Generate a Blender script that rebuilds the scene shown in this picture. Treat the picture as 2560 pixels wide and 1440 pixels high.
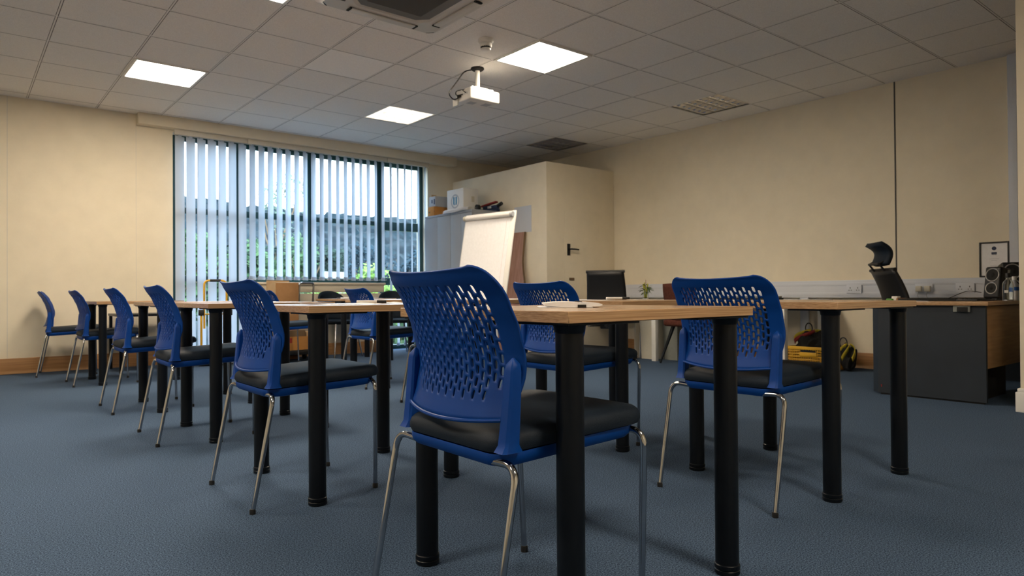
import bpy, bmesh, math, random
from mathutils import Vector, Matrix
random.seed(7)
for o in list(bpy.data.objects): bpy.data.objects.remove(o)
SC = bpy.context.scene
COL = SC.collection
PI = math.pi

# ------------------------------------------------------------------ camera
F_PX = 1712.0
CX, CY, CZ = -3.565, -4.62, 0.757
yaw, pit, rol = math.radians(50.85), math.radians(.53), math.radians(.4)
f0 = Vector((math.cos(yaw), math.sin(yaw), 0)); r0 = Vector((math.sin(yaw), -math.cos(yaw), 0)); u0 = Vector((0, 0, 1))
fw = f0*math.cos(pit)+u0*math.sin(pit); u1 = u0*math.cos(pit)-f0*math.sin(pit)
rt = r0*math.cos(rol)-u1*math.sin(rol); up = u1*math.cos(rol)+r0*math.sin(rol)
cam = bpy.data.cameras.new('camera'); cam_o = bpy.data.objects.new('camera', cam); COL.objects.link(cam_o)
cam_o.matrix_world = Matrix(((rt.x, up.x, -fw.x, CX), (rt.y, up.y, -fw.y, CY), (rt.z, up.z, -fw.z, CZ), (0, 0, 0, 1)))
cam.sensor_width = 36; cam.lens = F_PX/2560*36; cam.clip_start = .05; cam.clip_end = 600
cam.dof.use_dof = True; cam.dof.focus_distance = 1.75; cam.dof.aperture_fstop = 8.0
SC.camera = cam_o

# ------------------------------------------------------------------ sky and exposure
W = bpy.data.worlds.new('overcast_sky'); SC.world = W; W.use_nodes = True
wn = W.node_tree.nodes; wl = W.node_tree.links; wn.clear()
wo = wn.new('ShaderNodeOutputWorld'); wb = wn.new('ShaderNodeBackground')
tc = wn.new('ShaderNodeTexCoord'); sx = wn.new('ShaderNodeSeparateXYZ'); cr = wn.new('ShaderNodeValToRGB')
cr.color_ramp.elements[0].position = .0; cr.color_ramp.elements[0].color = (.80, .90, 1, 1)
cr.color_ramp.elements[1].position = .6; cr.color_ramp.elements[1].color = (.62, .80, 1, 1)
wl.new(tc.outputs['Generated'], sx.inputs[0]); wl.new(sx.outputs['Z'], cr.inputs[0]); wl.new(cr.outputs[0], wb.inputs[0])
wb.inputs[1].default_value = 2.1
wl.new(wb.outputs[0], wo.inputs[0])
SC.view_settings.view_transform = 'Standard'; SC.view_settings.look = 'None'
SC.view_settings.gamma = 1; SC.view_settings.use_curve_mapping = False
SC.view_settings.exposure = 2.35
LAMP_STRENGTH = 12.0
LAMP_COLOUR = (1.0, .85, .66, 1)

# ------------------------------------------------------------------ materials
def mat(name, col, rough=.6, metal=0, spec=.5, noise=0, nscale=(40, 40, 40), bump=0, bscale=300, emit=None, trans=0, alpha=1, ior=1.45, coat=0):
    m = bpy.data.materials.new(name); m.use_nodes = True
    nt = m.node_tree; b = nt.nodes['Principled BSDF']
    b.inputs['Base Color'].default_value = (*col, 1); b.inputs['Roughness'].default_value = rough
    b.inputs['Metallic'].default_value = metal; b.inputs['Specular IOR Level'].default_value = spec
    b.inputs['Transmission Weight'].default_value = trans; b.inputs['IOR'].default_value = ior
    b.inputs['Coat Weight'].default_value = coat
    if emit: b.inputs['Emission Color'].default_value = emit[0]; b.inputs['Emission Strength'].default_value = emit[1]
    if noise or bump:
        t = nt.nodes.new('ShaderNodeTexCoord'); mp = nt.nodes.new('ShaderNodeMapping')
        nt.links.new(t.outputs['Object'], mp.inputs[0]); mp.inputs['Scale'].default_value = nscale
    if noise:
        n = nt.nodes.new('ShaderNodeTexNoise'); n.inputs['Scale'].default_value = 1; n.inputs['Detail'].default_value = 4
        nt.links.new(mp.outputs[0], n.inputs[0])
        r = nt.nodes.new('ShaderNodeValToRGB')
        r.color_ramp.elements[0].position = .3; r.color_ramp.elements[1].position = .7
        r.color_ramp.elements[0].color = (*[max(0, c*(1-noise)) for c in col], 1)
        r.color_ramp.elements[1].color = (*[min(1, c*(1+noise)) for c in col], 1)
        nt.links.new(n.outputs[0], r.inputs[0]); nt.links.new(r.outputs[0], b.inputs['Base Color'])
    if bump:
        n2 = nt.nodes.new('ShaderNodeTexNoise'); n2.inputs['Scale'].default_value = bscale; n2.inputs['Detail'].default_value = 3
        nt.links.new(t.outputs['Object'], n2.inputs[0])
        bp = nt.nodes.new('ShaderNodeBump'); bp.inputs['Strength'].default_value = bump; bp.inputs['Distance'].default_value = .002
        nt.links.new(n2.outputs[0], bp.inputs['Height']); nt.links.new(bp.outputs[0], b.inputs['Normal'])
    return m

def two_tone(name, c1, c2, scale, p0=.35, p1=.65, rough=.9, bump=0, detail=6, stretch=(1, 1, 1), spec=.2):
    m = bpy.data.materials.new(name); m.use_nodes = True; nt = m.node_tree; b = nt.nodes['Principled BSDF']
    t = nt.nodes.new('ShaderNodeTexCoord'); mp = nt.nodes.new('ShaderNodeMapping'); mp.inputs['Scale'].default_value = stretch
    n = nt.nodes.new('ShaderNodeTexNoise'); n.inputs['Scale'].default_value = scale; n.inputs['Detail'].default_value = detail
    r = nt.nodes.new('ShaderNodeValToRGB'); r.color_ramp.elements[0].position = p0; r.color_ramp.elements[1].position = p1
    r.color_ramp.elements[0].color = (*c1, 1); r.color_ramp.elements[1].color = (*c2, 1)
    nt.links.new(t.outputs['Object'], mp.inputs[0]); nt.links.new(mp.outputs[0], n.inputs[0]); nt.links.new(n.outputs[0], r.inputs[0])
    nt.links.new(r.outputs[0], b.inputs['Base Color'])
    b.inputs['Roughness'].default_value = rough; b.inputs['Specular IOR Level'].default_value = spec
    if bump:
        bp = nt.nodes.new('ShaderNodeBump'); bp.inputs['Strength'].default_value = bump; bp.inputs['Distance'].default_value = .004
        nt.links.new(n.outputs[0], bp.inputs['Height']); nt.links.new(bp.outputs[0], b.inputs['Normal'])
    return m

M = {}
M['wall'] = mat('cream_wallcovering', (.80, .72, .57), .85, spec=.25, noise=.03, nscale=(6, 6, 6), bump=.15, bscale=400)
M['ceiling'] = two_tone('mineral_ceiling_tile', (.76, .74, .71), (.90, .88, .85), 180, .3, .7, .95, .25)
M['newtile'] = two_tone('newer_ceiling_tile', (.86, .85, .83), (.97, .96, .94), 180, .3, .7, .95, .25)
M['grid'] = mat('ceiling_grid_metal', (.78, .76, .73), .6)
M['gap'] = mat('ceiling_shadow_gap', (.10, .095, .09), .9)
M['carpet'] = two_tone('blue_grey_carpet', (.014, .029, .060), (.094, .148, .232), 230, .38, .64, 1.0, 0, 10)
M['oak'] = two_tone('oak_laminate', (.30, .17, .085), (.52, .33, .18), 1.0, .32, .68, .24, 0, 6, (4, 40, 420), .5)
M['skirt'] = two_tone('oak_skirting', (.34, .17, .07), (.48, .26, .11), 1.0, .3, .7, .5, 0, 4, (3, 3, 90), .4)
M['black'] = mat('black_powder_coat', (.0035, .0055, .009), .36, spec=.28, bump=.1, bscale=900)
M['blackp'] = mat('black_plastic', (.012, .012, .013), .45)
M['blackf'] = two_tone('black_seat_fabric', (.004, .009, .017), (.012, .021, .036), 700, .35, .65, .62, .1, 3, (1, 1, 1), .22)
M['blue'] = mat('blue_moulded_plastic', (.001, .044, .25), .45, spec=.25, noise=.06, nscale=(9, 9, 9), bump=.12, bscale=700)
M['chrome'] = mat('chrome_tube', (.46, .47, .49), .09, 1)
M['white'] = mat('white_plastic', (.74, .73, .70), .4)
M['trunk'] = mat('white_trunking', (.62, .65, .72), .45)
M['paper'] = mat('white_paper', (.82, .82, .84), .7, noise=.03)
M['green'] = mat('dark_green_frame', (.006, .045, .048), .4)
M['reveal'] = mat('painted_reveal', (.66, .62, .54), .8, noise=.02)
M['panel'] = mat('cream_painted_panel', (.66, .60, .48), .6, noise=.03, nscale=(3, 3, 3))
M['grey'] = mat('pale_grey_metal', (.30, .32, .34), .5, noise=.03, nscale=(4, 4, 4))
M['deskp'] = mat('dark_slate_panel', (.016, .023, .034), .5, noise=.12, nscale=(5, 5, 5))
M['beech'] = two_tone('beech_panel', (.36, .20, .085), (.46, .27, .12), 1, .3, .7, .5, 0, 4, (4, 60, 60), .4)
M['card'] = two_tone('brown_cardboard', (.30, .155, .065), (.40, .22, .10), 6, .3, .7, .85, 0, 3)
M['cardl'] = two_tone('pale_cardboard', (.52, .34, .17), (.60, .41, .22), 6, .3, .7, .85, 0, 3)
M['orange'] = two_tone('orange_cardboard', (.50, .22, .055), (.60, .29, .09), 8, .3, .7, .8, 0, 3)
M['yellow'] = mat('yellow_plastic', (.70, .40, .03), .45, noise=.08, nscale=(8, 8, 8))
M['red'] = mat('red_webbing', (.22, .02, .02), .7)
M['brown'] = two_tone('brown_velvet', (.075, .022, .014), (.13, .042, .028), 60, .3, .7, .8, 0, 3)
M['mauve'] = two_tone('mahogany_board', (.32, .17, .125), (.44, .26, .21), 1, .3, .7, .4, 0, 4, (30, 30, 3), .5)
M['edge'] = mat('board_edge', (.16, .10, .05), .6)
M['ring'] = mat('silver_ring', (.55, .55, .54), .3, .6)
M['navy'] = mat('navy_print', (.015, .03, .08), .6)
M['logo'] = mat('teal_print', (.02, .20, .36), .5)
M['lgrey'] = mat('light_grey_print', (.42, .44, .47), .6)
M['bin'] = mat('cream_bin_plastic', (.56, .53, .44), .55, noise=.03)
M['bin2'] = mat('grey_green_bin_plastic', (.22, .23, .21), .55, noise=.05)
M['leaf'] = two_tone('houseplant_leaf', (.03, .07, .012), (.07, .12, .03), 30, .3, .7, .5)
M['stem'] = mat('yellow_green_stem', (.50, .50, .05), .5)
M['stick'] = mat('thin_brown_stick', (.22, .09, .04), .7)
M['glass'] = mat('clear_glass', (.92, .96, .95), .03, trans=1, ior=1.45)
M['ac'] = mat('air_conditioner_plastic', (.56, .54, .51), .45)
M['acgrille'] = mat('air_conditioner_grille', (.15, .145, .14), .6)
M['dark'] = mat('dark_void', (.012, .012, .012), .8)
M['louvre'] = mat('mirror_louvre', (.90, .90, .90), .08, 1)
M['louvrew'] = mat('white_louvre', (.86, .85, .82), .35)
M['louvred'] = mat('shaded_mirror_louvre', (.48, .48, .48), .2, 1)  # mirror louvre with the dim corner's reflection put into a darker colour
M['lamp'] = mat('lit_diffuser', (.9, .88, .84), .5, emit=(LAMP_COLOUR, LAMP_STRENGTH))
M['tube'] = mat('lit_tube', (.9, .88, .84), .5, emit=((1, .92, .82, 1), 4.0))
M['tubeoff'] = mat('unlit_tube', (.75, .74, .70), .4)

def pane_material():
    m = bpy.data.materials.new('window_glass'); m.use_nodes = True; nt = m.node_tree; nt.nodes.clear()
    o = nt.nodes.new('ShaderNodeOutputMaterial'); a = nt.nodes.new('ShaderNodeBsdfTransparent'); g = nt.nodes.new('ShaderNodeBsdfGlossy')
    a.inputs[0].default_value = (.86, .94, .96, 1); g.inputs['Roughness'].default_value = .02
    fr = nt.nodes.new('ShaderNodeFresnel'); fr.inputs[0].default_value = 1.35; x = nt.nodes.new('ShaderNodeMixShader')
    nt.links.new(fr.outputs[0], x.inputs[0]); nt.links.new(a.outputs[0], x.inputs[1]); nt.links.new(g.outputs[0], x.inputs[2]); nt.links.new(x.outputs[0], o.inputs[0])
    return m
M['pane'] = pane_material()
def slat_material():
    m = bpy.data.materials.new('blind_fabric'); m.use_nodes = True; nt = m.node_tree; nt.nodes.clear()
    o = nt.nodes.new('ShaderNodeOutputMaterial'); a = nt.nodes.new('ShaderNodeBsdfDiffuse'); g = nt.nodes.new('ShaderNodeBsdfTranslucent')
    a.inputs[0].default_value = (.64, .67, .72, 1); g.inputs[0].default_value = (.58, .65, .74, 1)
    x = nt.nodes.new('ShaderNodeMixShader'); x.inputs[0].default_value = .5
    nt.links.new(a.outputs[0], x.inputs[1]); nt.links.new(g.outputs[0], x.inputs[2]); nt.links.new(x.outputs[0], o.inputs[0])
    return m
M['slat'] = slat_material()

# ------------------------------------------------------------------ mesh helpers
class MB:
    """collects shapes into one mesh object"""
    def __init__(s): s.bm = bmesh.new(); s.mi = 0
    def _fin(s, faces):
        for f in faces: f.material_index = s.mi
    def box(s, x0, x1, y0, y1, z0, z1, bev=0, rot=None, seg=2):
        n0 = len(s.bm.verts)
        r = bmesh.ops.create_cube(s.bm, size=1)
        vs = r['verts']
        for v in vs: v.co = Vector(((x0+x1)/2+v.co.x*(x1-x0), (y0+y1)/2+v.co.y*(y1-y0), (z0+z1)/2+v.co.z*(z1-z0)))
        fs = {f for v in vs for f in v.link_faces}
        s._fin(fs)
        if bev:
            es = list({e for v in vs for e in v.link_edges})
            rb = bmesh.ops.bevel(s.bm, geom=es, offset=bev, segments=seg, affect='EDGES', profile=.5, material=s.mi)
            vs = list({v for f in rb['faces'] for v in f.verts} | {v for v in vs if v.is_valid})
        if rot is not None: bmesh.ops.transform(s.bm, matrix=rot, verts=vs)
        return vs
    def quad(s, *p):
        f = s.bm.faces.new([s.bm.verts.new(q) for q in p]); f.material_index = s.mi; return f
    def prism(s, pts, d):
        """polygon pts extruded by vector d"""
        a = [s.bm.verts.new(p) for p in pts]; b = [s.bm.verts.new(Vector(p)+Vector(d)) for p in pts]; n = len(pts)
        fs = [s.bm.faces.new(a), s.bm.faces.new(b[::-1])]
        for i in range(n): fs.append(s.bm.faces.new((a[i], b[i], b[(i+1) % n], a[(i+1) % n])))
        s._fin(fs)
    def tube(s, pts, r, seg=12, cap=True):
        pts = [Vector(p) for p in pts]; n = len(pts); rings = []
        rr = r if isinstance(r, (list, tuple)) else [r]*n
        t0 = (pts[1]-pts[0]).normalized()
        a = Vector((0, 0, 1)) if abs(t0.z) < .9 else Vector((1, 0, 0))
        nx = t0.cross(a).normalized()
        for i in range(n):
            t = (pts[min(i+1, n-1)]-pts[max(i-1, 0)]).normalized()
            nx = (nx-t*nx.dot(t)).normalized(); ny = t.cross(nx)
            rings.append([s.bm.verts.new(pts[i]+(nx*math.cos(2*PI*k/seg)+ny*math.sin(2*PI*k/seg))*rr[i]) for k in range(seg)])
        fs = []
        for i in range(n-1):
            for k in range(seg):
                fs.append(s.bm.faces.new((rings[i][k], rings[i][(k+1) % seg], rings[i+1][(k+1) % seg], rings[i+1][k])))
        if cap: fs += [s.bm.faces.new(rings[0][::-1]), s.bm.faces.new(rings[-1])]
        s._fin(fs)
    def lathe(s, prof, c=(0, 0, 0), seg=24, cap=True):
        c = Vector(c); rings = [[s.bm.verts.new(c+Vector((r*math.cos(2*PI*k/seg), r*math.sin(2*PI*k/seg), z))) for k in range(seg)] for r, z in prof]
        fs = []
        for i in range(len(prof)-1):
            for k in range(seg): fs.append(s.bm.faces.new((rings[i][k], rings[i][(k+1) % seg], rings[i+1][(k+1) % seg], rings[i+1][k])))
        if cap: fs += [s.bm.faces.new(rings[0][::-1]), s.bm.faces.new(rings[-1])]
        s._fin(fs)
    def sheet(s, fn, nu, nv, wrap=False):
        g = [[s.bm.verts.new(fn(i/nu, j/nv)) for j in range(nv+1)] for i in range(nu+1)]
        fs = [s.bm.faces.new((g[i][j], g[i+1][j], g[i+1][j+1], g[i][j+1])) for i in range(nu) for j in range(nv)]
        s._fin(fs); return g
    def build(s, name, mats, parent=None, smooth=True, loc=None, sol=0, sol_off=0):
        bmesh.ops.recalc_face_normals(s.bm, faces=s.bm.faces)
        me = bpy.data.meshes.new(name); s.bm.to_mesh(me); s.bm.free()
        for m in (mats if isinstance(mats, (list, tuple)) else [mats]): me.materials.append(m)
        if smooth:
            me.shade_smooth(); me.set_sharp_from_angle(angle=math.radians(38))
        o = bpy.data.objects.new(name, me); COL.objects.link(o)
        if parent: o.parent = parent
        if loc: o.location = loc
        if sol:
            md = o.modifiers.new('thickness', 'SOLIDIFY'); md.thickness = sol; md.offset = sol_off
        return o

def bend(pts, r=.03, n=5):
    """round the corners of a polyline"""
    pts = [Vector(p) for p in pts]; out = [pts[0]]
    for i in range(1, len(pts)-1):
        a = (pts[i-1]-pts[i]); b = (pts[i+1]-pts[i]); k = min(r, a.length*.49, b.length*.49)
        p, q = pts[i]+a.normalized()*k, pts[i]+b.normalized()*k
        for j in range(n+1):
            t = j/n; out.append(p*(1-t)**2+pts[i]*2*t*(1-t)+q*t*t)
    out.append(pts[-1]); return out

def tag(o, label, cat, group=None, kind=None):
    if label: o['label'] = label
    if cat: o['category'] = cat
    if group: o['group'] = group
    if kind: o['kind'] = kind
    return o
def thing(name, label, cat, loc=(0, 0, 0), rz=0, group=None):
    o = bpy.data.objects.new(name, None); COL.objects.link(o); o.empty_display_size = .1
    o.location = loc; o.rotation_euler = (0, 0, rz)
    return tag(o, label, cat, group)
def struct(o, label=None):
    o['kind'] = 'structure'
    if label: o['label'] = label
    return o
def copy_tree(o, parent=None):
    c = o.copy(); COL.objects.link(c)
    if parent: c.parent = parent
    for ch in list(o.children): copy_tree(ch, c)
    return c

# ------------------------------------------------------------------ room shell
ZC = 2.765          # ceiling height
WX, WY = 3.41, 3.80  # right wall and window wall
LX, BY = -6.6, -6.4  # left wall and rear wall
WIN0, WIN1, WINZ = -1.65, 1.73, 2.62

b = MB(); b.quad((LX-.1, BY-.1, 0), (WX+.1, BY-.1, 0), (WX+.1, WY+.3, 0), (LX-.1, WY+.3, 0))
struct(b.build('floor', M['carpet'], smooth=False), 'blue grey speckled carpet floor')

# window wall with its opening, and the boxed bulkhead over it
b = MB()
b.box(LX-.1, WIN0, WY, WY+.3, 0, ZC+.1)
b.box(WIN1, WX+.1, WY, WY+.3, 0, ZC+.1)
b.box(WIN0, WIN1, WY, WY+.3, WINZ, ZC+.1)
struct(b.build('wall_window', M['wall'], smooth=False), 'cream wall holding the wide window')
b = MB(); b.box(-2.02, 2.16, WY-.13, WY-.001, 2.645, ZC-.001, .004)
struct(b.build('trim_1', M['wall']), 'boxed cream bulkhead running above the blinds')
b = MB()
b.box(-.86, .955, WY-.17, WY+.10, .895, .925, .008)
b.box(-.845, .94, WY-.15, WY+.10, .80, .8945, .004)
b.box(-.845, .935, WY-.14, WY+.10, 0, .785, .004)
struct(b.build('trim_2', M['panel']), 'cream boxed sill panel under the middle windows')
b = MB(); b.box(-.842, .93, WY-.165, WY-.141, 0, .15, .004)
struct(b.build('baseboard_sill', M['skirt']), 'oak skirting under the window sill panel')
b = MB(); b.box(LX, WIN0, WY-.022, WY-.001, 0, .155, .005)
struct(b.build('baseboard_window', M['skirt']), 'oak skirting along the window wall')
b = MB(); b.box(WX-.022, WX-.001, -3.3, 1.72, 0, .155, .005)
struct(b.build('baseboard_right', M['skirt']), 'oak skirting along the right wall')
b = MB(); b.box(WX, WX+.1, BY-.1, WY+.3, 0, ZC+.1)
struct(b.build('wall_right', M['wall'], smooth=False), 'cream wall on the right')
b = MB(); b.box(LX-.1, LX, BY-.1, WY+.3, 0, ZC+.1)
struct(b.build('wall_left', M['wall'], smooth=False), 'cream wall on the left outside the frame')
b = MB(); b.box(LX-.1, WX+.1, BY-.1, BY, 0, ZC+.1)
struct(b.build('wall_rear', M['wall'], smooth=False), 'cream wall behind the camera')
b = MB(); b.box(1.60, 1.74, BY, -3.30, 0, ZC-.001, .004)
struct(b.build('wall_partition', M['wall']), 'end of a cream partition at the right edge')
b = MB(); b.box(1.578, 1.762, BY, -3.278, 0, .125, .004); b.box(1.586, 1.754, BY, -3.286, .125, .148, .006)
struct(b.build('baseboard_partition', M['white']), 'white moulded skirting round the partition end')
for n, (x0, x1, y0, y1, z0, z1, lab) in enumerate([
    (-3.163, -3.157, WY-.002, WY, .155, ZC, 'thin panel joint in the window wall at the far left'),
    (-2.022, -2.018, WY-.002, WY, .155, 2.645, 'thin panel joint in the window wall beside the window'),
    (WX-.004, WX, -1.876, -1.864, .88, ZC, 'dark vertical panel joint in the right wall')]):
    b = MB(); b.box(x0, x1, y0, y1, z0, z1)
    struct(b.build('trim_%d' % (3+n), M['gap'] if n == 2 else M['reveal'], smooth=False), lab)
b = MB(); b.box(WX-.05, WX-.001, -2.885, -2.785, .88, ZC-.002, .005); b.box(WX-.054, WX-.0505, -2.850, -2.820, .885, ZC-.004)
struct(b.build('trim_6', M['trunk']), 'white vertical cable trunking on the right wall')
b = MB()
b.box(WX-.055, WX-.001, -3.29, 1.70, .70, .875, .006)
b.box(WX-.060, WX-.0555, -3.29, 1.70, .725, .755, .002); b.box(WX-.060, WX-.0555, -3.29, 1.70, .82, .85, .002)
b.box(WX-.05, WX-.023, -1.02, -.93, .16, .70, .004)
struct(b.build('trim_7', M['trunk']), 'white dado trunking with a drop along the right wall')

# ceiling: tiles left out over the light fittings, T bars a little below the tiles
LIT = [(-4, -1), (0, -1), (-4, 3), (-8, -1), (-8, -5), (-4, -9)]
LOUVRE_LIT = [(0, 3)]
LOUVRE_OFF = [(4, -1), (4, 3)]
holes = set(LIT+LOUVRE_LIT+LOUVRE_OFF)
b = MB()
def lines(lo, hi):
    v = [lo]; k = math.ceil(lo/.6+.05)
    while k*.6 < hi-.03: v.append(k*.6); k += 1
    return v+[hi]
XS, YS = lines(LX, WX), lines(BY, WY)
for i in range(len(XS)-1):
    for j in range(len(YS)-1):
        if (round(XS[i]/.6), round(YS[j]/.6)) in holes and abs(XS[i]/.6-round(XS[i]/.6)) < .01: continue
        b.mi = 3 if (abs(XS[i]+1.2) < .01 and abs(YS[j]-.6) < .01) else 0
        g = .0095
        b.quad((XS[i]+g, YS[j]+g, ZC-.001), (XS[i+1]-g, YS[j]+g, ZC-.001), (XS[i+1]-g, YS[j+1]-g, ZC-.001), (XS[i]+g, YS[j+1]-g, ZC-.001))
        b.mi = 2
        b.quad((XS[i]-.0, YS[j], ZC+.006), (XS[i+1], YS[j], ZC+.006), (XS[i+1], YS[j+1], ZC+.006), (XS[i], YS[j+1], ZC+.006))
b.mi = 1
for x in XS: b.box(x-.0055, x+.0055, BY, WY, ZC-.0005, ZC+.004)
for y in YS: b.box(LX, WX, y-.0055, y+.0055, ZC-.0003, ZC+.0035)
b.mi = 0
b.quad((LX-.1, BY-.1, ZC+.12), (WX+.1, BY-.1, ZC+.12), (WX+.1, WY+.3, ZC+.12), (LX-.1, WY+.3, ZC+.12))
struct(b.build('ceiling', [M['ceiling'], M['grid'], M['gap'], M['newtile']], smooth=False), 'suspended ceiling of grey mineral tiles')

# windows
GY0, GY1 = 3.93, 3.99
def window(n, x0, x1, bars, label, sill=0, heavy=.05):
    t = thing('window_%d' % n, label, None, ((x0+x1)/2, GY0, sill)); t['kind'] = 'structure'
    hw = (x1-x0)/2; h = WINZ-sill
    f = MB()
    f.box(-hw, -hw+heavy, 0, .06, 0, h, .004); f.box(hw-heavy, hw, 0, .06, 0, h, .004)
    f.box(-hw+heavy, hw-heavy, 0, .06, h-.055, h, .004); f.box(-hw+heavy, hw-heavy, 0, .06, 0, .06, .004)
    for z, th in bars: f.box(-hw+heavy, hw-heavy, .002, .058, z-sill-th/2, z-sill+th/2, .004)
    f.build('window_frame', M['green'], t)
    g = MB(); g.quad((-hw+heavy, .03, .05), (hw-heavy, .03, .05), (hw-heavy, .03, h-.05), (-hw+heavy, .03, h-.05)); g.build('glass_pane', M['pane'], t, smooth=False)
    return t
window(1, WIN0+.001, -.86, [(1.76, .065), (.97, .06)], 'full height glazed door on the left of the window', 0, .055)
window(2, -.855, .02, [(1.76, .075)], 'green framed window pane left of centre above the sill', .926, .04)
window(3, .025, 1.02, [(1.755, .06)], 'green framed window pane right of centre above the sill', .926, .04)
window(4, 1.025, WIN1-.001, [(1.73, .12), (.95, .10)], 'full height glazed door on the right of the window', 0, .06)

# built in cupboard room in the far corner
BX, BYF, BZ = 2.17, 1.73, 2.42
b = MB()
b.box(BX, WX-.001, BYF, WY-.001, 0, BZ, .003)
bx = struct(b.build('wall_cupboard', M['wall']), 'cream boxed in store in the far corner')
t = thing('door_1', 'flush cream door with a dark lever in the boxed store', None, (2.79, BYF-.001, 0)); t['kind'] = 'structure'
d = MB(); d.box(-.32, .32, -.004, 0, .02, 1.84, .001); d.build('door_leaf', M['wall'], t)
d = MB(); d.box(-.275, -.225, -.014, -.0045, 1.25, 1.40, .003); d.tube([(-.25, -.014, 1.33), (-.25, -.06, 1.33)], .009); d.tube(bend([(-.25, -.055, 1.33), (-.17, -.06, 1.33), (-.12, -.058, 1.327)], .01), .010)
d.build('door_handle', M['black'], t)
d = MB(); d.box(-.245, -.155, -.012, -.0045, .93, .965, .003); d.build('lock_plate', M['edge'], t)

# ------------------------------------------------------------------ vertical blinds
def blind(name, label, x0, x1, n, ang, zb, y=WY-.055):
    t = thing(name, label, 'blind', ((x0+x1)/2, y, 0), 0, 'vertical blinds at the window')
    w = (x1-x0)
    r = MB(); r.box(-w/2, w/2, -.022, .022, 2.585, 2.643, .004); r.build('headrail', M['reveal'], t)
    s = MB()
    for i in range(n):
        x = -w/2+w*(i+.5)/n; a = math.radians(ang[0]+(ang[1]-ang[0])*i/max(1, n-1)+random.uniform(-2.5, 2.5))
        dx, dy = math.cos(a)*.0635, math.sin(a)*.0635
        for q in range(6):
            u0, u1 = -1+q/3, -1+(q+1)/3
            c0, c1 = .006*(1-u0*u0), .006*(1-u1*u1)
            s.quad((x+dx*u0+dy/.0635*c0, dy*u0-dx/.0635*c0, zb), (x+dx*u1+dy/.0635*c1, dy*u1-dx/.0635*c1, zb), (x+dx*u1+dy/.0635*c1, dy*u1-dx/.0635*c1, 2.57), (x+dx*u0+dy/.0635*c0, dy*u0-dx/.0635*c0, 2.57))
        m = Matrix.Translation((x, 0, zb+.02)) @ Matrix.Rotation(a, 4, 'Z')
        s.box(-.062, .062, -.004, .008, -.022, .022, rot=m)
        s.box(-.02, .02, -.006, .006, 2.545-zb, 2.565-zb, rot=m)
    bmesh.ops.remove_doubles(s.bm, verts=s.bm.verts, dist=.0004)
    s.build('slats', M['slat'], t)
    c = MB()
    if n > 8:
        c.tube([(w/2*(2*i/40-1), -.003-.002*(i % 2), zb+.012-.006*(i % 2)) for i in range(41)], .0025, 6)
        c.build('bead_chain', M['white'], t)
    return t
blind('vertical_blind', 'long pale vertical blind reaching the floor at the left glazed door', WIN0+.004, -.84, 7, (29, 31), .06)
blind('vertical_blind', 'wide pale vertical blind ending above the cream sill', -.835, 1.035, 17, (38, 44), .955)
blind('vertical_blind', 'long pale vertical blind half open at the right glazed door', 1.045, WIN1-.02, 6, (47, 50), .06)

# ------------------------------------------------------------------ ceiling fittings
def cell(c): return ((c[0]+.5)*.6, (c[1]+.5)*.6)
lit_labels = ['bright square ceiling panel cut off by the top edge of the picture',
              'bright square ceiling panel beside the projector and smoke detector',
              'bright square ceiling panel at the upper left, nearest the cream left wall',
              'lit square ceiling panel left of the picture, level with the middle desks', 'lit square ceiling panel left of the camera', 'lit square ceiling panel behind the camera']
for c, lab in zip(LIT, lit_labels):
    x, y = cell(c); t = thing('ceiling_panel_light', lab, 'ceiling light', (x, y, ZC-.012), 0, 'lit flat ceiling panels')
    f = MB()
    for s in (-1, 1):
        f.box(-.296, .296, s*.283-.013, s*.283+.013, 0, .02, .002); f.box(s*.283-.013, s*.283+.013, -.27, .27, 0, .02, .002)
    f.build('frame', M['white'], t)
    d = MB(); d.box(-.271, .271, -.271, .271, .004, .016); d.build('diffuser', M['lamp'], t, smooth=False)
def louvre(c, lab, lit, off='louvre'):
    x, y = cell(c); t = thing('louvred_ceiling_light', lab, 'ceiling light', (x, y, ZC-.003), 0, 'louvred ceiling lights')
    h = MB(); h.box(-.294, .294, -.294, .294, .085, .09)
    for s in (-1, 1): h.box(-.294, .294, s*.2915-.0025, s*.2915+.0025, 0, .085); h.box(s*.2915-.0025, s*.2915+.0025, -.288, .288, 0, .085)
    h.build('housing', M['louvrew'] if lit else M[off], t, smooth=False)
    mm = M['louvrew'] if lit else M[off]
    bl = MB()
    def vee(p0, p1, z0, z1, top, bot, axis):
        n = 5
        for k in range(n):
            a, c2 = k/n, (k+1)/n
            wa, wb = bot+(top-bot)*a**2, bot+(top-bot)*c2**2
            za, zb = z0+(z1-z0)*a, z0+(z1-z0)*c2
            for s in (-1, 1):
                if axis == 'x': bl.quad((p0[0], p0[1]+s*wa, za), (p1[0], p1[1]+s*wa, za), (p1[0], p1[1]+s*wb, zb), (p0[0], p0[1]+s*wb, zb))
                else: bl.quad((p0[0]+s*wa, p0[1], za), (p1[0]+s*wa, p1[1], za), (p1[0]+s*wb, p1[1], zb), (p0[0]+s*wb, p0[1], zb))
    for k in range(5):
        yy = -.284+.568*k/4; vee((-.286, yy), (.286, yy), .004, .06, .028, .004, 'x')
    for k in range(7):
        xx = -.276+.552*k/6; vee((xx, -.286), (xx, .286), .004, .05, .013, .002, 'y')
    bl.build('louvre', mm, t)
    for k in range(4):
        yy = -.284+.568*(k+.5)/4; q = MB(); q.tube([(-.28, yy, .066), (.28, yy, .066)], .0085, 10); q.build('lamp_tube', M['tube'] if lit else M['tubeoff'], t)
louvre((0, 3), 'glowing white louvred ceiling light in front of the window', True)
louvre((4, -1), 'unlit mirror louvred ceiling light near the right wall', False)
louvre((4, 3), 'dark unlit louvred ceiling light above the boxed store', False, 'louvred')  # mirror fitting too, its dark reflection painted in by the shaded material

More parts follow.
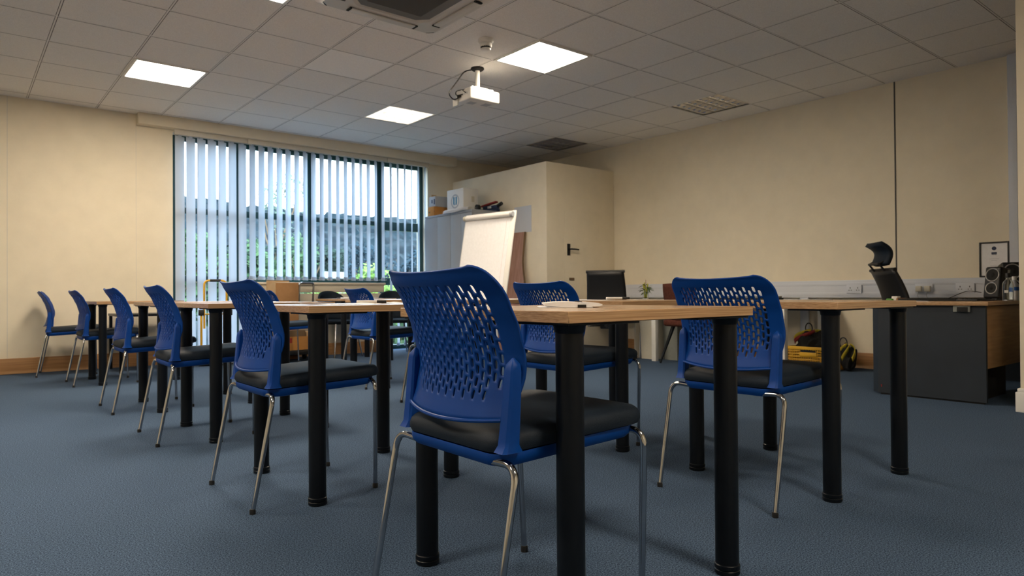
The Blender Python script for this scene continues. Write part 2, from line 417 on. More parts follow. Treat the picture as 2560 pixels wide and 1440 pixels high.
# ceiling air conditioner
t = thing('air_conditioner', 'square ceiling cassette air conditioner with a dark grille', 'air conditioner', (-1.205, -.665, ZC-.002))
f = MB()
def ring(z0, z1, a, c, m):
    pts = lambda s, k: [(s, -s+k), (s, s-k), (s-k, s), (-s+k, s), (-s, s-k), (-s, -s+k), (-s+k, -s), (s-k, -s)]
    A, B = pts(a, m), pts(c, m*1.2)
    va = [f.bm.verts.new((*p, z0)) for p in A]; vb = [f.bm.verts.new((*p, z1)) for p in B]
    for i in range(8): f.bm.faces.new((va[i], va[(i+1) % 8], vb[(i+1) % 8], vb[i]))
ring(0, -.012, .48, .475, .03); ring(-.012, -.030, .475, .44, .03); ring(-.030, -.036, .44, .30, .05); ring(-.036, -.022, .30, .285, .06)
f.build('cover', M['ac'], t)
f = MB()
f.prism([(.286, -.216, -.026), (.286, .216, -.026), (.216, .286, -.026), (-.216, .286, -.026), (-.286, .216, -.026), (-.286, -.216, -.026), (-.216, -.286, -.026), (.216, -.286, -.026)], (0, 0, .012))
for k in range(40): f.box(-.21, .21, -.205+k*.0105-.0015, -.205+k*.0105+.0015, -.030, -.0255)
f.build('intake_grille', M['acgrille'], t, smooth=False)
for k in range(4):
    R = Matrix.Rotation(k*PI/2, 4, 'Z'); q = MB()
    q.mi = 0; q.box(-.25, .25, .345, .400, -.046, -.0365, .003, rot=R)
    q.mi = 1; q.box(-.268, -.252, .342, .403, -.0445, -.0367, rot=R); q.box(.252, .268, .342, .403, -.0445, -.0367, rot=R); q.box(-.25, .25, .4005, .405, -.040, -.0363, rot=R)
    q.build('air_flap', [M['ac'], M['dark']], t)

# smoke detector
t = thing('smoke_detector', 'white round smoke detector beside the bright ceiling panel', 'smoke detector', (-.325, -.335, ZC-.001))
q = MB(); q.lathe([(.062, 0), (.062, -.018), (.055, -.03), (.047, -.034), (.047, -.055), (.042, -.062)]); q.build('base', M['white'], t)
q = MB()
for k in range(14):
    a = k*2*PI/14; q.box(-.003, .003, .034, .041, -.074, -.0621, rot=Matrix.Rotation(a, 4, 'Z'))
q.lathe([(.033, -.0621), (.033, -.074)]); q.build('sensor_vents', M['dark'], t)
q = MB(); q.lathe([(.041, -.0741), (.038, -.085), (.025, -.092), (.005, -.093)]); q.build('cap', M['white'], t)

# projector
t = thing('projector', 'white projector hanging from the ceiling on a short pole', 'projector', (.03, .26, ZC-.001))
q = MB(); q.lathe([(.058, 0), (.060, -.008), (.05, -.02), (.03, -.024)]); q.build('ceiling_plate', M['blackp'], t)
q = MB(); q.tube([(0, 0, -.0245), (0, 0, -.185)], .021, 16); q.build('pole', M['white'], t)
q = MB(); q.box(-.075, .075, -.065, .065, -.195, -.186, .003)
for sx_ in (-1, 1):
    for sy_ in (-1, 1): q.tube(bend([(sx_*.05, sy_*.04, -.192), (sx_*.115, sy_*.075, -.196), (sx_*.115, sy_*.075, -.214)], .01), .006, 8)
q.build('mount_bracket', M['white'], t)
q = MB(); q.mi = 0; q.box(-.16, .16, -.115, .115, -.315, -.214, .014, seg=3)
q.mi = 1
for k in range(7): q.box(.0, .10, -.1165, -.1152, -.296+k*.010, -.291+k*.010)
for k in range(5): q.box(-.1612, -.1602, -.07+k*.03, -.055+k*.03, -.27, -.25)
q.box(.05, .12, -.05, .03, -.3165, -.3152); q.box(-.09, -.02, -.02, .05, -.3165, -.3152)
q.build('body', [M['white'], M['lgrey']], t)
q = MB(); q.lathe([(.026, 0), (.028, .012), (.022, .016)], (0, 0, 0)); lo = q.build('lens', M['dark'], t, loc=(.161, -.04, -.262)); lo.rotation_euler = (0, PI/2, 0)
q = MB(); q.box(-.175, -.1605, .06, .135, -.345, -.28, .004); q.build('cable_cover', M['white'], t)
q = MB()
q.tube(bend([(-.03, .03, -.012), (-.10, .06, -.03), (-.17, .10, -.15), (-.235, .12, -.24), (-.20, .08, -.305), (-.161, .03, -.272)], .06, 6), .0055, 8)
q.tube(bend([(.0, .025, -.17), (-.10, .06, -.19), (-.185, .07, -.22), (-.20, .05, -.27), (-.161, .0, -.262)], .04, 6), .005, 8)
q.tube(bend([(-.02, .02, -.178), (-.12, .0, -.205), (-.19, -.03, -.235), (-.161, -.05, -.258)], .04, 6), .004, 8)
q.tube([(-.195, .035, -.280), (-.1615, .028, -.270)], .011, 8)
q.build('cables', M['blackp'], t)

# ------------------------------------------------------------------ blue chair
def make_chair():
    t = thing('blue_chair', '', 'chair')
    # perforated shell: cells of pitch PU x PV, every cell holds one upright slot, alternate columns staggered
    NC, PU, PV, T0, ROWS = 21, .0168, .0275, .522, 9
    TOP, HB = .818, .0
    def width(z):
        pts = [(.455, .170), (.47, .180), (.50, .194), (.55, .211), (.60, .219), (.70, .219), (.765, .217), (.818, .214)]
        for (a, wa), (c, wc) in zip(pts, pts[1:]):
            if z <= c: w = wa+(wc-wa)*max(0, (z-a)/(c-a)); break
        else: w = pts[-1][1]
        r = .052
        if z > TOP-r: w = w-r+math.sqrt(max(0, r*r-(z-(TOP-r))**2))
        return w
    def centre(z):
        pts = [(.44, -.232), (.48, -.212), (.53, -.196), (.58, -.186), (.62, -.188), (.68, -.204), (.74, -.230), (.80, -.266), (.83, -.286)]
        for (a, xa), (c, xc) in zip(pts, pts[1:]):
            if z <= c:
                k = max(0, (z-a)/(c-a)); k = k*k*(3-2*k)*.4+k*.6; return xa+(xc-xa)*k
        return pts[-1][1]
    def pos(u, z):
        # u in -1..1 : inner 0.8 carries the slots
        w = width(z); inner = min(.178*(width(min(z, .76))/.224), w*.90)
        s = math.copysign(inner*abs(u)/.8 if abs(u) <= .8 else inner+(w-inner)*(abs(u)-.8)/.2, u)
        zz = z
        if z < .53: zz = z-(.53-z)/.045*.014*(1-u*u)      # hanging lower edge
        if z > .765: zz = z-(z-.765)/.053*.010*(1-u*u)
        return Vector((centre(zz)+s*s/(2*.50)-.0, s, zz))
    bm = bmesh.new(); cache = {}
    def V(u, z):
        k = (round(u, 5), round(z, 5))
        if k not in cache: cache[k] = bm.verts.new(pos(u, z))
        return cache[k]
    us = [-.8+1.6*i/NC for i in range(NC+1)]
    zt_grid = T0+PV*ROWS+PV/2
    for c in range(NC):
        u0, u1 = us[c], us[c+1]; um = (u0+u1)/2
        off = PV/2 if c % 2 else 0
        # skip trimming at the lower corners: the slotted field has a rounded lower edge
        for r in range(ROWS):
            z0 = T0+off+r*PV; z1 = z0+PV; zm = (z0+z1)/2
            L = (.5*PV-.0023)*(.86+.14*r/(ROWS-1)); hwu = (u1-u0)*(.22+.11*r/(ROWS-1))
            edge = abs(um)/.8
            solid = (r == 0 and edge > .80)
            A = [(u0, z0), (um, z0), (u1, z0), (u1, zm), (u1, z1), (um, z1), (u0, z1), (u0, zm)]
            if solid:
                vs = [V(*p) for p in A]; bm.faces.new((vs[0], vs[1], vs[2], vs[3], vs[7])); bm.faces.new((vs[7], vs[3], vs[4], vs[5], vs[6])); continue
            rr = hwu/(u1-u0)*PU   # cap radius in metres
            I = [(um-hwu*.72, zm-L+rr*.30), (um, zm-L), (um+hwu*.72, zm-L+rr*.30), (um+hwu, zm-L+rr), (um+hwu, zm+L-rr), (um+hwu*.72, zm+L-rr*.30), (um, zm+L), (um-hwu*.72, zm+L-rr*.30), (um-hwu, zm+L-rr), (um-hwu, zm-L+rr)]
            a = [V(*p) for p in A]; i_ = [bm.verts.new(pos(*p)) for p in I]
            F = [(a[0], a[1], i_[1], i_[0]), (a[1], a[2], i_[2], i_[1]), (a[2], a[3], i_[4], i_[3], i_[2]), (a[3], a[4], i_[5], i_[4]), (a[4], a[5], i_[6], i_[5]),
                 (a[5], a[6], i_[7], i_[6]), (a[6], a[7], i_[9], i_[8], i_[7]), (a[7], a[0], i_[0], i_[9])]
            for f in F: bm.faces.new(f)
        # half cells closing the stagger
        if off:
            p = [V(u0, T0), V(um, T0), V(u1, T0), V(u1, T0+PV/2), V(um, T0+PV/2), V(u0, T0+PV/2)]; bm.faces.new(p)
        else:
            z = T0+PV*ROWS; p = [V(u0, z), V(um, z), V(u1, z), V(u1, z+PV/2), V(um, z+PV/2), V(u0, z+PV/2)]; bm.faces.new(p)
    halfz = [T0+PV/2*k for k in range(2*ROWS+2)]
    ou = [.8, .86, .92, .97, 1.0]
    for s in (-1, 1):
        for z0, z1 in zip(halfz, halfz[1:]):
            for a, c in zip(ou, ou[1:]):
                bm.faces.new([V(s*a, z0), V(s*c, z0), V(s*c, z1), V(s*a, z1)])
    allu = [-x for x in ou[::-1]][:-1]
    uu = [-1, -.97, -.92, -.86]+[q for c in range(NC) for q in (us[c], (us[c]+us[c+1])/2)]+[.8, .86, .92, .97, 1]
    zt = [zt_grid]
    for k in range(1, 9): zt.append(zt_grid+(TOP-zt_grid)*(1-(1-k/8)**1.5))
    for z0, z1 in zip(zt, zt[1:]):
        for a, c in zip(uu, uu[1:]): bm.faces.new([V(a, z0), V(c, z0), V(c, z1), V(a, z1)])
    zb = [.489, .498, .510, T0]
    for z0, z1 in zip(zb, zb[1:]):
        for a, c in zip(uu, uu[1:]): bm.faces.new([V(a, z0), V(c, z0), V(c, z1), V(a, z1)])
    m = MB(); m.bm.free(); m.bm = bm
    sh = m.build('backrest', M['blue'], t, sol=.0055, sol_off=0)
    # lip along the lower edge of the shell, and the two posts
    q = MB()
    q.tube([pos(-.98+1.96*k/24, .490)+Vector((-.006, 0, 0)) for k in range(25)], .0045, 8); q.build('lower_lip', M['blue'], sh)
    for s in (-1, 1):
        q = MB(); n = 14
        g = []
        for k in range(n+1):
            v = k/n; z = .424+(.622-.424)*v
            yc = s*(.196+.003*v); xc = -.172+.020*v-.006*v*v
            hw = .0175-.0035*v; dp = .020-.006*v
            if v < .08: hw += .003*(1-v/.08)**2; dp += .008*(1-v/.08)**2
            if v > .88: kk = math.sqrt(max(.02, 1-((v-.88)/.12)**2)); hw *= kk; dp *= kk
            g.append([q.bm.verts.new((xc+dx*dp, yc+dy*hw, z)) for dx, dy in ((-1, -.7), (-.7, -1), (.7, -1), (1, -.7), (1, .7), (.7, 1), (-.7, 1), (-1, .7))])
        for k in range(n):
            for i in range(8): q.bm.faces.new((g[k][i], g[k][(i+1) % 8], g[k+1][(i+1) % 8], g[k+1][i]))
        q.bm.faces.new(g[0]); q.bm.faces.new(g[-1])
        q.build('back_post', M['blue'], t)
    # seat pan and cushion
    def rr_outline(x, hw_r, hw_f, x0, x1, rad, nseg=6):
        pts = []
        for cx_, cy_, a0 in ((x1-rad, hw_f-rad, 0), (x0+rad, hw_r-rad, PI/2), (x0+rad, -hw_r+rad, PI), (x1-rad, -hw_f+rad, 1.5*PI)):
            for k in range(nseg+1):
                a = a0+k*PI/2/nseg; pts.append((cx_+rad*math.cos(a), cy_+rad*math.sin(a)))
        return pts
    def slab(x0, x1, hr, hf, rad, layers, name, mt, dome=0):
        q = MB(); base = rr_outline(0, hr, hf, x0, x1, rad); cx_ = (x0+x1)/2
        g = [[q.bm.verts.new((cx_+(p[0]-cx_)*sc, p[1]*sc, z+.020*(cx_+(p[0]-cx_)*sc+.2)/.44)) for p in base] for sc, z in layers]
        N = len(base)
        for i in range(len(layers)-1):
            for k in range(N): q.bm.faces.new((g[i][k], g[i][(k+1) % N], g[i+1][(k+1) % N], g[i+1][k]))
        q.bm.faces.new(g[0]); q.bm.faces.new(g[-1])
        return q.build(name, mt, t)
    slab(-.195, .240, .196, .206, .05, [(.86, .384), (.955, .388), (.992, .398), (1.0, .410), (.995, .416)], 'seat_pan', M['blue'])
    slab(-.200, .262, .200, .218, .055, [(.94, .4165), (.985, .420), (1.0, .430), (.998, .440), (.985, .449), (.95, .457), (.86, .4625), (.6, .465), (.3, .4655)], 'seat_cushion', M['blackf'])
    for sx_ in (-1, 1):
        for sy_ in (1, -1):
            q = MB()
            if sx_ < 0: p = [(-.180, sy_*.150, .398), (-.186, sy_*.242, .404), (-.262, sy_*.243, .004)]
            else: p = [(.205, sy_*.150, .418), (.214, sy_*.240, .428), (.222, sy_*.222, .004)]
            q.tube(bend(p, .045, 8), .0085, 14)
            l = q.build('leg', M['chrome'], t)
            q = MB(); q.lathe([(.0105, 0), (.0108, .012), (.0092, .018)], (p[2][0], p[2][1], 0), 12); q.build('foot_cap', M['blackp'], l)
    return t

chairs = [
    ('blue perforated back chair in the foreground, nearest the camera, at the notebook desk', -2.485, -3.292, 0),
    ('blue chair second nearest in the left line, left of the foreground chair', -2.500, -1.955, 0),
    ('blue chair third from the camera in the left line of desks', -2.505, -.57, -1),
    ('blue chair fourth from the camera in the left line, behind two nearer ones', -2.515, .655, 0),
    ('blue chair fifth in the left line, last but one before the cream wall', -2.525, 2.42, 0),
    ('blue chair farthest left, end of the line by the cream wall', -2.67, 3.45, -8),
    ('blue chair standing alone on the right, facing the desk with the crate behind', -1.16, -3.14, 0),
    ('blue chair directly behind the front notebook desk, right of the foreground chair', -1.145, -2.14, 0),
    ('blue chair mostly hidden behind the foreground chair in the second line', -.86, -.62, 0),
    ('small distant blue chair in front of the two black round backed chairs', -.735, .645, 0),
    ('blue chair hidden behind the second left chair, only its seat front showing', -.75, 2.74, 0)]
proto = make_chair()
for i, (lab, x, y, a) in enumerate(chairs):
    o = proto if i == 0 else copy_tree(proto)
    o.location = (x, y, 0); o.rotation_euler = (0, 0, math.radians(a))
    tag(o, lab, 'chair', 'blue chairs at the training desks')

# ------------------------------------------------------------------ training desks
def make_desk():
    t = thing('training_desk', '', 'desk'); h = .345
    q = MB(); q.box(-h, h, -h, h, .695, .7205, .0015, seg=1); q.build('desktop', M['oak'], t)
    for sx_ in (-1, 1):
        for sy_ in (-1, 1):
            x, y = sx_*.292, sy_*.292
            q = MB(); q.lathe([(.031, .028), (.031, .688)], (x, y, 0), 28); l = q.build('leg', M['black'], t)
            q = MB(); q.lathe([(.031, 0), (.0335, .003), (.0335, .012), (.0315, .014), (.0335, .016), (.0335, .026), (.031, .028)], (x, y, 0), 28); q.build('levelling_foot', M['black'], l)
            q = MB(); q.lathe([(.031, .672), (.0335, .676), (.035, .686), (.038, .690)], (x, y, 0), 28)
            q.box(x-sx_*.105-.075 if sx_ > 0 else x-.045, x+.045 if sx_ > 0 else x+.18, y-.14 if sy_ > 0 else y-.045, y+.045 if sy_ > 0 else y+.14, .6895, .6945, .002); q.build('mounting_plate', M['black'], l)
    return t
desks = [
    ('square oak topped desk in the foreground carrying the open notebook', -2.235, -3.25, 0),
    ('square oak topped desk second in the left line, with papers and a marker', -2.25, -1.945, 0),
    ('square oak topped desk third in the left line, in front of the yellow trolley', -2.22, -.595, 0),
    ('square oak topped desk fourth in the left line', -2.215, .61, 0),
    ('square oak topped desk fifth in the left line, near the cream wall', -2.285, 2.46, 0),
    ('square oak topped desk on the right, in front of the yellow crate', -.80, -3.125, 0),
    ('square oak topped desk behind the notebook desk, with a sheet and a pen', -.78, -2.10, 0),
    ('square oak topped desk hidden behind the foreground chair in the second line', -.565, -.615, 0),
    ('square oak topped desk behind the small distant blue chair', -.55, .645, 0),
    ('square oak topped desk farthest back, before the window sill and carton', .085, 2.765, 0)]
proto = make_desk()
for i, (lab, x, y, a) in enumerate(desks):
    o = proto if i == 0 else copy_tree(proto)
    o.location = (x, y, 0); o.rotation_euler = (0, 0, a); tag(o, lab, 'desk', 'square training desks')
TZ = .7207

# ------------------------------------------------------------------ things on the desks
def sheet_of_paper(lab, x, y, a, z=TZ, w=.148, h=.21, grp='papers on the desks'):
    q = MB(); q.sheet(lambda u, v: Vector(((u-.5)*w, (v-.5)*h, .001+.004*(abs(u-.5)*2)**3*(v))), 8, 6)
    o = q.build('paper_sheet', M['paper'], sol=.0012, sol_off=1, loc=(x, y, z)); o.rotation_euler = (0, 0, math.radians(a))
    return tag(o, lab, 'paper', grp)
def pen(lab, x, y, a, cap, z=TZ+.0075, name='marker_pen', r=.0065, L=.13):
    t = thing(name, lab, 'pen', (x, y, z), math.radians(a), 'pens on the desks')
    q = MB(); q.tube([(-L/2, 0, 0), (L*.18, 0, 0)], r, 12); q.build('barrel', M['white'], t)
    q = MB(); q.tube([(L*.181, 0, 0), (L*.2, 0, 0), (L/2, 0, 0)], [r*1.08, r*1.12, r*.95], 12); q.build('cap', cap, t)
    return t
# open wire bound notebook on the front desk
t = thing('notebook', 'white wire bound notebook lying half open on the foreground desk', 'notebook', (-2.27, -3.28, TZ), math.radians(-39)); t.scale = (.70, .9, .75)
q = MB(); q.box(-.125, .075, -.075, .075, .0004, .0035, .001); q.build('back_cover', M['paper'], t)
q = MB(); q.prism([(-.106, -.074, .0125), (-.098, -.074, .0065), (-.05, -.074, .0042), (.0, -.074, .0038), (.03, -.074, .0038), (.03, -.074, .0195), (-.02, -.074, .0215), (-.07, -.074, .0205), (-.108, -.074, .0165)], (0, .148, 0)); q.build('pages', M['paper'], t)
q = MB(); q.prism([(.0305, -.0735, .0038), (.10, -.0735, .0042), (.112, -.0735, .0085), (.110, -.0735, .0125), (.095, -.0735, .0165), (.06, -.0735, .0195), (.0305, -.0735, .0200)], (0, .147, 0)); q.build('turned_leaves', M['paper'], t)
q = MB()
for k in range(10):
    yy = -.066+k*.0147
    q.tube([(.030+.0105*math.cos(a), yy, .0115+.0108*math.sin(a)) for a in [2*PI*i/14 for i in range(15)]], .0011, 6)
q.build('wire_binding', M['blackp'], t)
q = MB(); q.box(.018, .05, -.079, -.0765, .001, .011, .001); q.build('page_clip', M['blackp'], t)

sheet_of_paper('white paper sheets spread near the camera side of the second left desk', -2.31, -1.99, 8, w=.297, h=.21)
sheet_of_paper('white paper at the far right of the second left desk, beside a marker', -2.02, -1.80, -10)
pen('white marker with a dark cap on the second left desk', -2.13, -1.87, -35, M['blackp'])
sheet_of_paper('white sheet at the left of the farthest desk before the carton', -.03, 2.58, 10)
sheet_of_paper('white sheet at the right of the farthest desk before the sill', .25, 2.70, -5, w=.21, h=.297)
pen('black capped marker lying by the carton on the farthest desk', -.12, 2.68, 150, M['blackp'])
pen('short dark pen on the right side of the farthest desk', .04, 2.52, 5, M['blackp'], name='ballpoint_pen')
sheet_of_paper('white sheet on the desk behind the notebook desk', -.86, -1.92, 20, w=.21, h=.297)
pen('white marker on the sheet behind the notebook, in front of the mesh office chair', -.74, -2.07, -35, M['blackp'], z=TZ+.0105)
sheet_of_paper('white paper on the desk hidden by the foreground chair', -.36, -.55, 5, w=.21, h=.297)
sheet_of_paper('paper lying on the third left desk before the yellow trolley', -2.15, -.45, 5, w=.21, h=.297)

# ------------------------------------------------------------------ low black table by the cream wall
t = thing('side_table', 'low black table with thin legs against the cream wall', 'table', (-1.99, 3.385, 0))
q = MB(); q.box(-.315, .315, -.315, .315, .56, .585, .003); q.build('top', M['black'], t)
for sx_ in (-1, 1):
    for sy_ in (-1, 1):
        q = MB(); q.box(sx_*.295-.0145, sx_*.295+.0145, sy_*.285-.0145, sy_*.285+.0145, 0, .5595, .002); q.build('leg', M['black'], t)

# ------------------------------------------------------------------ yellow folding trolley with a crate
TX, TY = -1.30, 3.42
t = thing('sack_trolley', 'yellow folding sack trolley standing before the left blind', 'trolley', (TX, TY, 0), math.radians(-14))
q = MB(); q.tube(bend([(-.115, 0, .40), (-.115, 0, .935), (.115, 0, .935), (.115, 0, .40)], .06, 7), .0115, 12); q.build('handle_loop', M['yellow'], t)
q = MB(); q.tube([(-.055, 0, .935), (.055, 0, .935)], .0155, 12); q.build('grip', M['blackp'], t)
for s in (-1, 1):
    q = MB(); q.tube([(s*.145, .0, .14), (s*.145, 0, .545)], .0125, 12); q.build('upright', M['yellow'], t)
    q = MB(); q.box(s*.145-.03, s*.145+.03, -.022, .022, .545, .61, .006); q.build('clamp', M['blackp'], t)
    q = MB(); q.tube([(s*.145, -.02, .145), (s*.17, -.02, .10)], .027, 10); q.tube(bend([(s*.145, -.02, .10), (s*.19, -.10, .075), (s*.24, -.20, .022)], .03), .013, 10); q.mi = 0
    q.build('leg_hoop', M['yellow'], t)
    q = MB(); q.tube([(s*.10-.02, .03, .06), (s*.10+.02, .03, .06)], .06, 20); q.build('wheel', M['blackp'], t)
q = MB(); q.tube([(-.145, 0, .56), (.145, 0, .56)], .008, 10); q.tube([(-.145, 0, .15), (.145, 0, .15)], .009, 10); q.build('crossbar', M['yellow'], t)
q = MB(); q.box(-.17, .17, -.22, -.02, .012, .026, .003); q.build('toe_plate', M['blackp'], t)
q = MB(); q.box(-.20, .20, -.08, .08, 0, .19, .003)
o = q.build('wooden_box', M['card'], loc=(TX-.03, 3.625, 0)); tag(o, 'low brown box behind the yellow trolley', 'box')

# ------------------------------------------------------------------ cartons before the sill
t = thing('cardboard_box', 'tall brown cardboard carton standing in front of the sill', 'box', (-.51, 3.518, 0), math.radians(6))
q = MB(); q.mi = 0; q.box(-.135, .155, -.12, .12, 0, .915, .003); q.mi = 1; q.box(-.139, -.1355, -.118, .118, .003, .912)
q.build('carton', [M['card'], M['cardl']], t)
q = MB(); q.box(-.135, .155, .118, .124, .915, .945, rot=Matrix.Rotation(0, 4, 'X')); q.box(-.139, -.135, -.118, .118, .913, .935); q.build('flap', M['cardl'], t)
t = thing('open_box', 'open orange carton with a red label on a low black dolly', 'box', (-.46, 3.225, .132), math.radians(4))
q = MB()
q.box(-.20, .20, -.14, -.136, 0, .155); q.box(-.20, .20, .136, .14, 0, .155); q.box(-.20, -.196, -.136, .136, 0, .155); q.box(.196, .20, -.136, .136, 0, .155); q.box(-.196, .196, -.136, .136, 0, .004)
q.build('carton', M['orange'], t, smooth=False)
q = MB(); q.box(-.195, -.11, -.1425, -.1405, .085, .14); q.build('red_label', mat('red_print', (.42, .05, .03), .6), t)
q = MB(); q.box(-.19, .06, -.13, -.04, .03, .225, .003); q.build('dark_pack', M['edge'], t)
q = MB(); q.box(.08, .19, -.13, .03, .03, .205, .003); q.build('pale_pack', M['cardl'], t)
t = thing('dolly', 'low black wheeled dolly under the orange carton', 'trolley', (-.46, 3.225, 0), math.radians(4))
q = MB(); q.box(-.22, .22, -.16, .16, .075, .131, .006); q.build('deck', M['blackp'], t)
for sx_ in (-1, 1):
    for sy_ in (-1, 1):
        q = MB(); q.tube([(sx_*.17-.014, sy_*.12, .036), (sx_*.17+.014, sy_*.12, .036)], .036, 16); q.box(sx_*.17-.02, sx_*.17+.02, sy_*.12-.012, sy_*.12+.012, .03, .0745); q.build('castor', M['blackp'], t)

# chrome tube frame beside the carton
t = thing('tube_frame', 'chrome tube frame standing beside the tall carton', 'frame', (-.17, 3.57, 0), math.radians(0))
q = MB(); q.tube(bend([(-.155, .02, .006), (-.10, 0, .915), (.08, 0, .915), (.04, .02, .006)], .03, 6), .0125, 12); q.build('hoop', M['chrome'], t)
for z in (.3,):
    q = MB(); q.tube([(-.13, .012, z), (.05, .012, z)], .008, 10); q.build('crossbar', M['chrome'], t)

# ------------------------------------------------------------------ black round backed chairs in front of the sill
def round_chair(lab, x, y, a):
    t = thing('round_back_chair', lab, 'chair', (x, y, 0), math.radians(a), 'black round backed chairs by the window')
    q = MB()
    def back(u, v):
        th = (u-.5)*math.radians(150); r = .255-.02*v
        top = .44+.375*math.sqrt(max(0, 1-(abs(u-.5)*2)**2.4)); z = .44+(top-.44)*v
        return Vector((r*math.sin(th), .19-.06-.22*(1-math.cos(th))*1.0+.26*(z-.44)*.35+.10, z))
    q.sheet(back, 28, 8); q.build('backrest', M['blackf'], t, sol=.02)
    q = MB(); q.lathe([(.01, .424), (.235, .424), (.25, .432), (.25, .446), (.235, .455), (.15, .462), (.01, .464)], seg=32); q.build('seat', M['blackf'], t)
    q = MB(); q.lathe([(.20, .405), (.20, .4235)], seg=28); q.build('seat_plate', M['black'], t)
    for sx_ in (-1, 1):
        for sy_ in (-1, 1):
            q = MB(); q.tube([(sx_*.14, sy_*.14, .41), (sx_*.20, sy_*.20, .004)], [.014, .0085], 12); q.build('leg', M['chrome'], t)
    return t
round_chair('black round backed chair left of the small distant blue chair', .14, 3.33, 8)
round_chair('black round backed chair right of the small distant blue chair, by the glazed door', .86, 3.155, -10)

# ------------------------------------------------------------------ flip chart easel
t = thing('flip_chart', 'white flip chart on an easel before the boxed store', 'flip chart', (.52, .885, 0), math.radians(10))
B = Matrix.Translation((0, 0, .80)) @ Matrix.Rotation(math.radians(11), 4, 'Y')
q = MB(); q.box(-.012, .006, -.345, .345, -.20, .80, .005, rot=B); q.build('board', M['white'], t)
q = MB(); q.box(-.0165, -.0125, -.29, .325, -.14, .725, rot=B)
pd = q.build('paper_pad', M['paper'], t, smooth=False)
q = MB(); q.box(-.0172, -.0167, -.245, -.2435, -.14, .72, rot=B)
for k, (z0, z1) in enumerate([(.02, .035), (.04, .052), (-.06, -.048), (-.09, -.08)]): q.box(-.0172, -.0167, -.31+.0, -.26, z0-.02, z1-.02, rot=B)
q.build('printed_margin', mat('pale_red_print', (.62, .40, .36), .7), pd, smooth=False)
q = MB(); q.tube([B @ Vector((-.032, -.30, .755)), B @ Vector((-.032, .315, .755))], .024, 14); q.build('clamp_bar', M['white'], t)
for s in (-.315, .325):
    q = MB(); q.tube([B @ Vector((-.032, s-.016, .755)), B @ Vector((-.032, s+.016, .755))], .026, 14); q.build('clamp_end', M['lgrey'] if s < 0 else M['bin'], t)
for s in (-1, 1):
    q = MB(); q.tube([B @ Vector((.0, s*.22, -.19)), (-.12, s*.34, .006)], .013, 10); q.build('leg', M['lgrey'], t)
q = MB(); q.tube([B @ Vector((.02, 0, .4)), (.52, .0, .006)], .013, 10); q.build('leg', M['lgrey'], t)
q = MB(); q.box(-.10, -.0, -.33, .33, -.225, -.205, .004, rot=B); q.build('pen_tray', M['lgrey'], t)

# ------------------------------------------------------------------ grey cabinets with boxes on top
CXB, CXF, CZT = 2.10, 1.58, 1.857
def cabinet(lab, y0, y1):
    t = thing('storage_cabinet', lab, 'cabinet', ((CXF+CXB)/2, (y0+y1)/2, 0), 0, 'tall grey cabinets')
    hx, hy = (CXB-CXF)/2, (y1-y0)/2
    q = MB(); q.box(-hx+.022, hx, -hy, hy, .0, CZT-.03, .003); q.box(-hx, hx, -hy, hy, CZT-.03, CZT, .004); q.build('carcass', M['grey'], t)
    for s in (-1, 1):
        q = MB(); q.box(-hx, -hx+.0215, s*hy/2-hy/2+.001, s*hy/2+hy/2-.001, .07, CZT-.034, .003); d = q.build('door', M['grey'], t)
        q = MB(); q.box(-hx-.018, -hx-.0005, s*.03-.006, s*.03+.006, .85, 1.0, .003); q.build('handle', M['blackp'], d)
cabinet('tall grey cabinet by the glazed door with cartons on top', 3.0, 3.635)
cabinet('tall grey cabinet behind the flip chart with a stapler on top', 2.50, 2.995)

def carton(name, lab, x0, x1, y0, y1, z0, z1, m, extra=None, group=None, rz=0):
    t = thing(name, lab, 'box', ((x0+x1)/2, (y0+y1)/2, z0), math.radians(rz), group)
    hx, hy, h = (x1-x0)/2, (y1-y0)/2, z1-z0
    q = MB(); q.box(-hx, hx, -hy, hy, 0, h, .003); q.build('carton', m, t)
    if extra: extra(t, hx, hy, h)
    return t
def ex_orange(t, hx, hy, h):
    q = MB(); q.box(-hx-.0012, -hx-.0002, .02, .06, .05, .07); q.box(-hx-.0012, -hx-.0002, -.09, -.08, .05, .075); q.build('printed_marks', M['edge'], t, smooth=False)
carton('flat_carton', 'small orange carton on the grey cabinet under a blue and white one', 1.62, 1.86, 3.46, 3.62, CZT+.001, CZT+.135, M['orange'], ex_orange)
def ex_navy(t, hx, hy, h):
    q = MB(); q.box(-hx-.0012, -hx-.0002, -hy+.01, hy-.12, .03, h-.04); q.box(-hx-.0012, -hx-.0002, hy-.09, hy-.06, .05, .10); q.build('navy_print', M['navy'], t, smooth=False)
    q = MB(); q.box(-hx+.02, -hx+.10, hy+.0, hy+.004, h-.06, h+.02, rot=Matrix.Rotation(.2, 4, 'X')); q.build('flap', M['cardl'], t)
carton('printed_carton', 'blue and white carton stacked on the orange one', 1.64, 1.90, 3.455, 3.615, CZT+.136, CZT+.28, M['lgrey'], ex_navy)
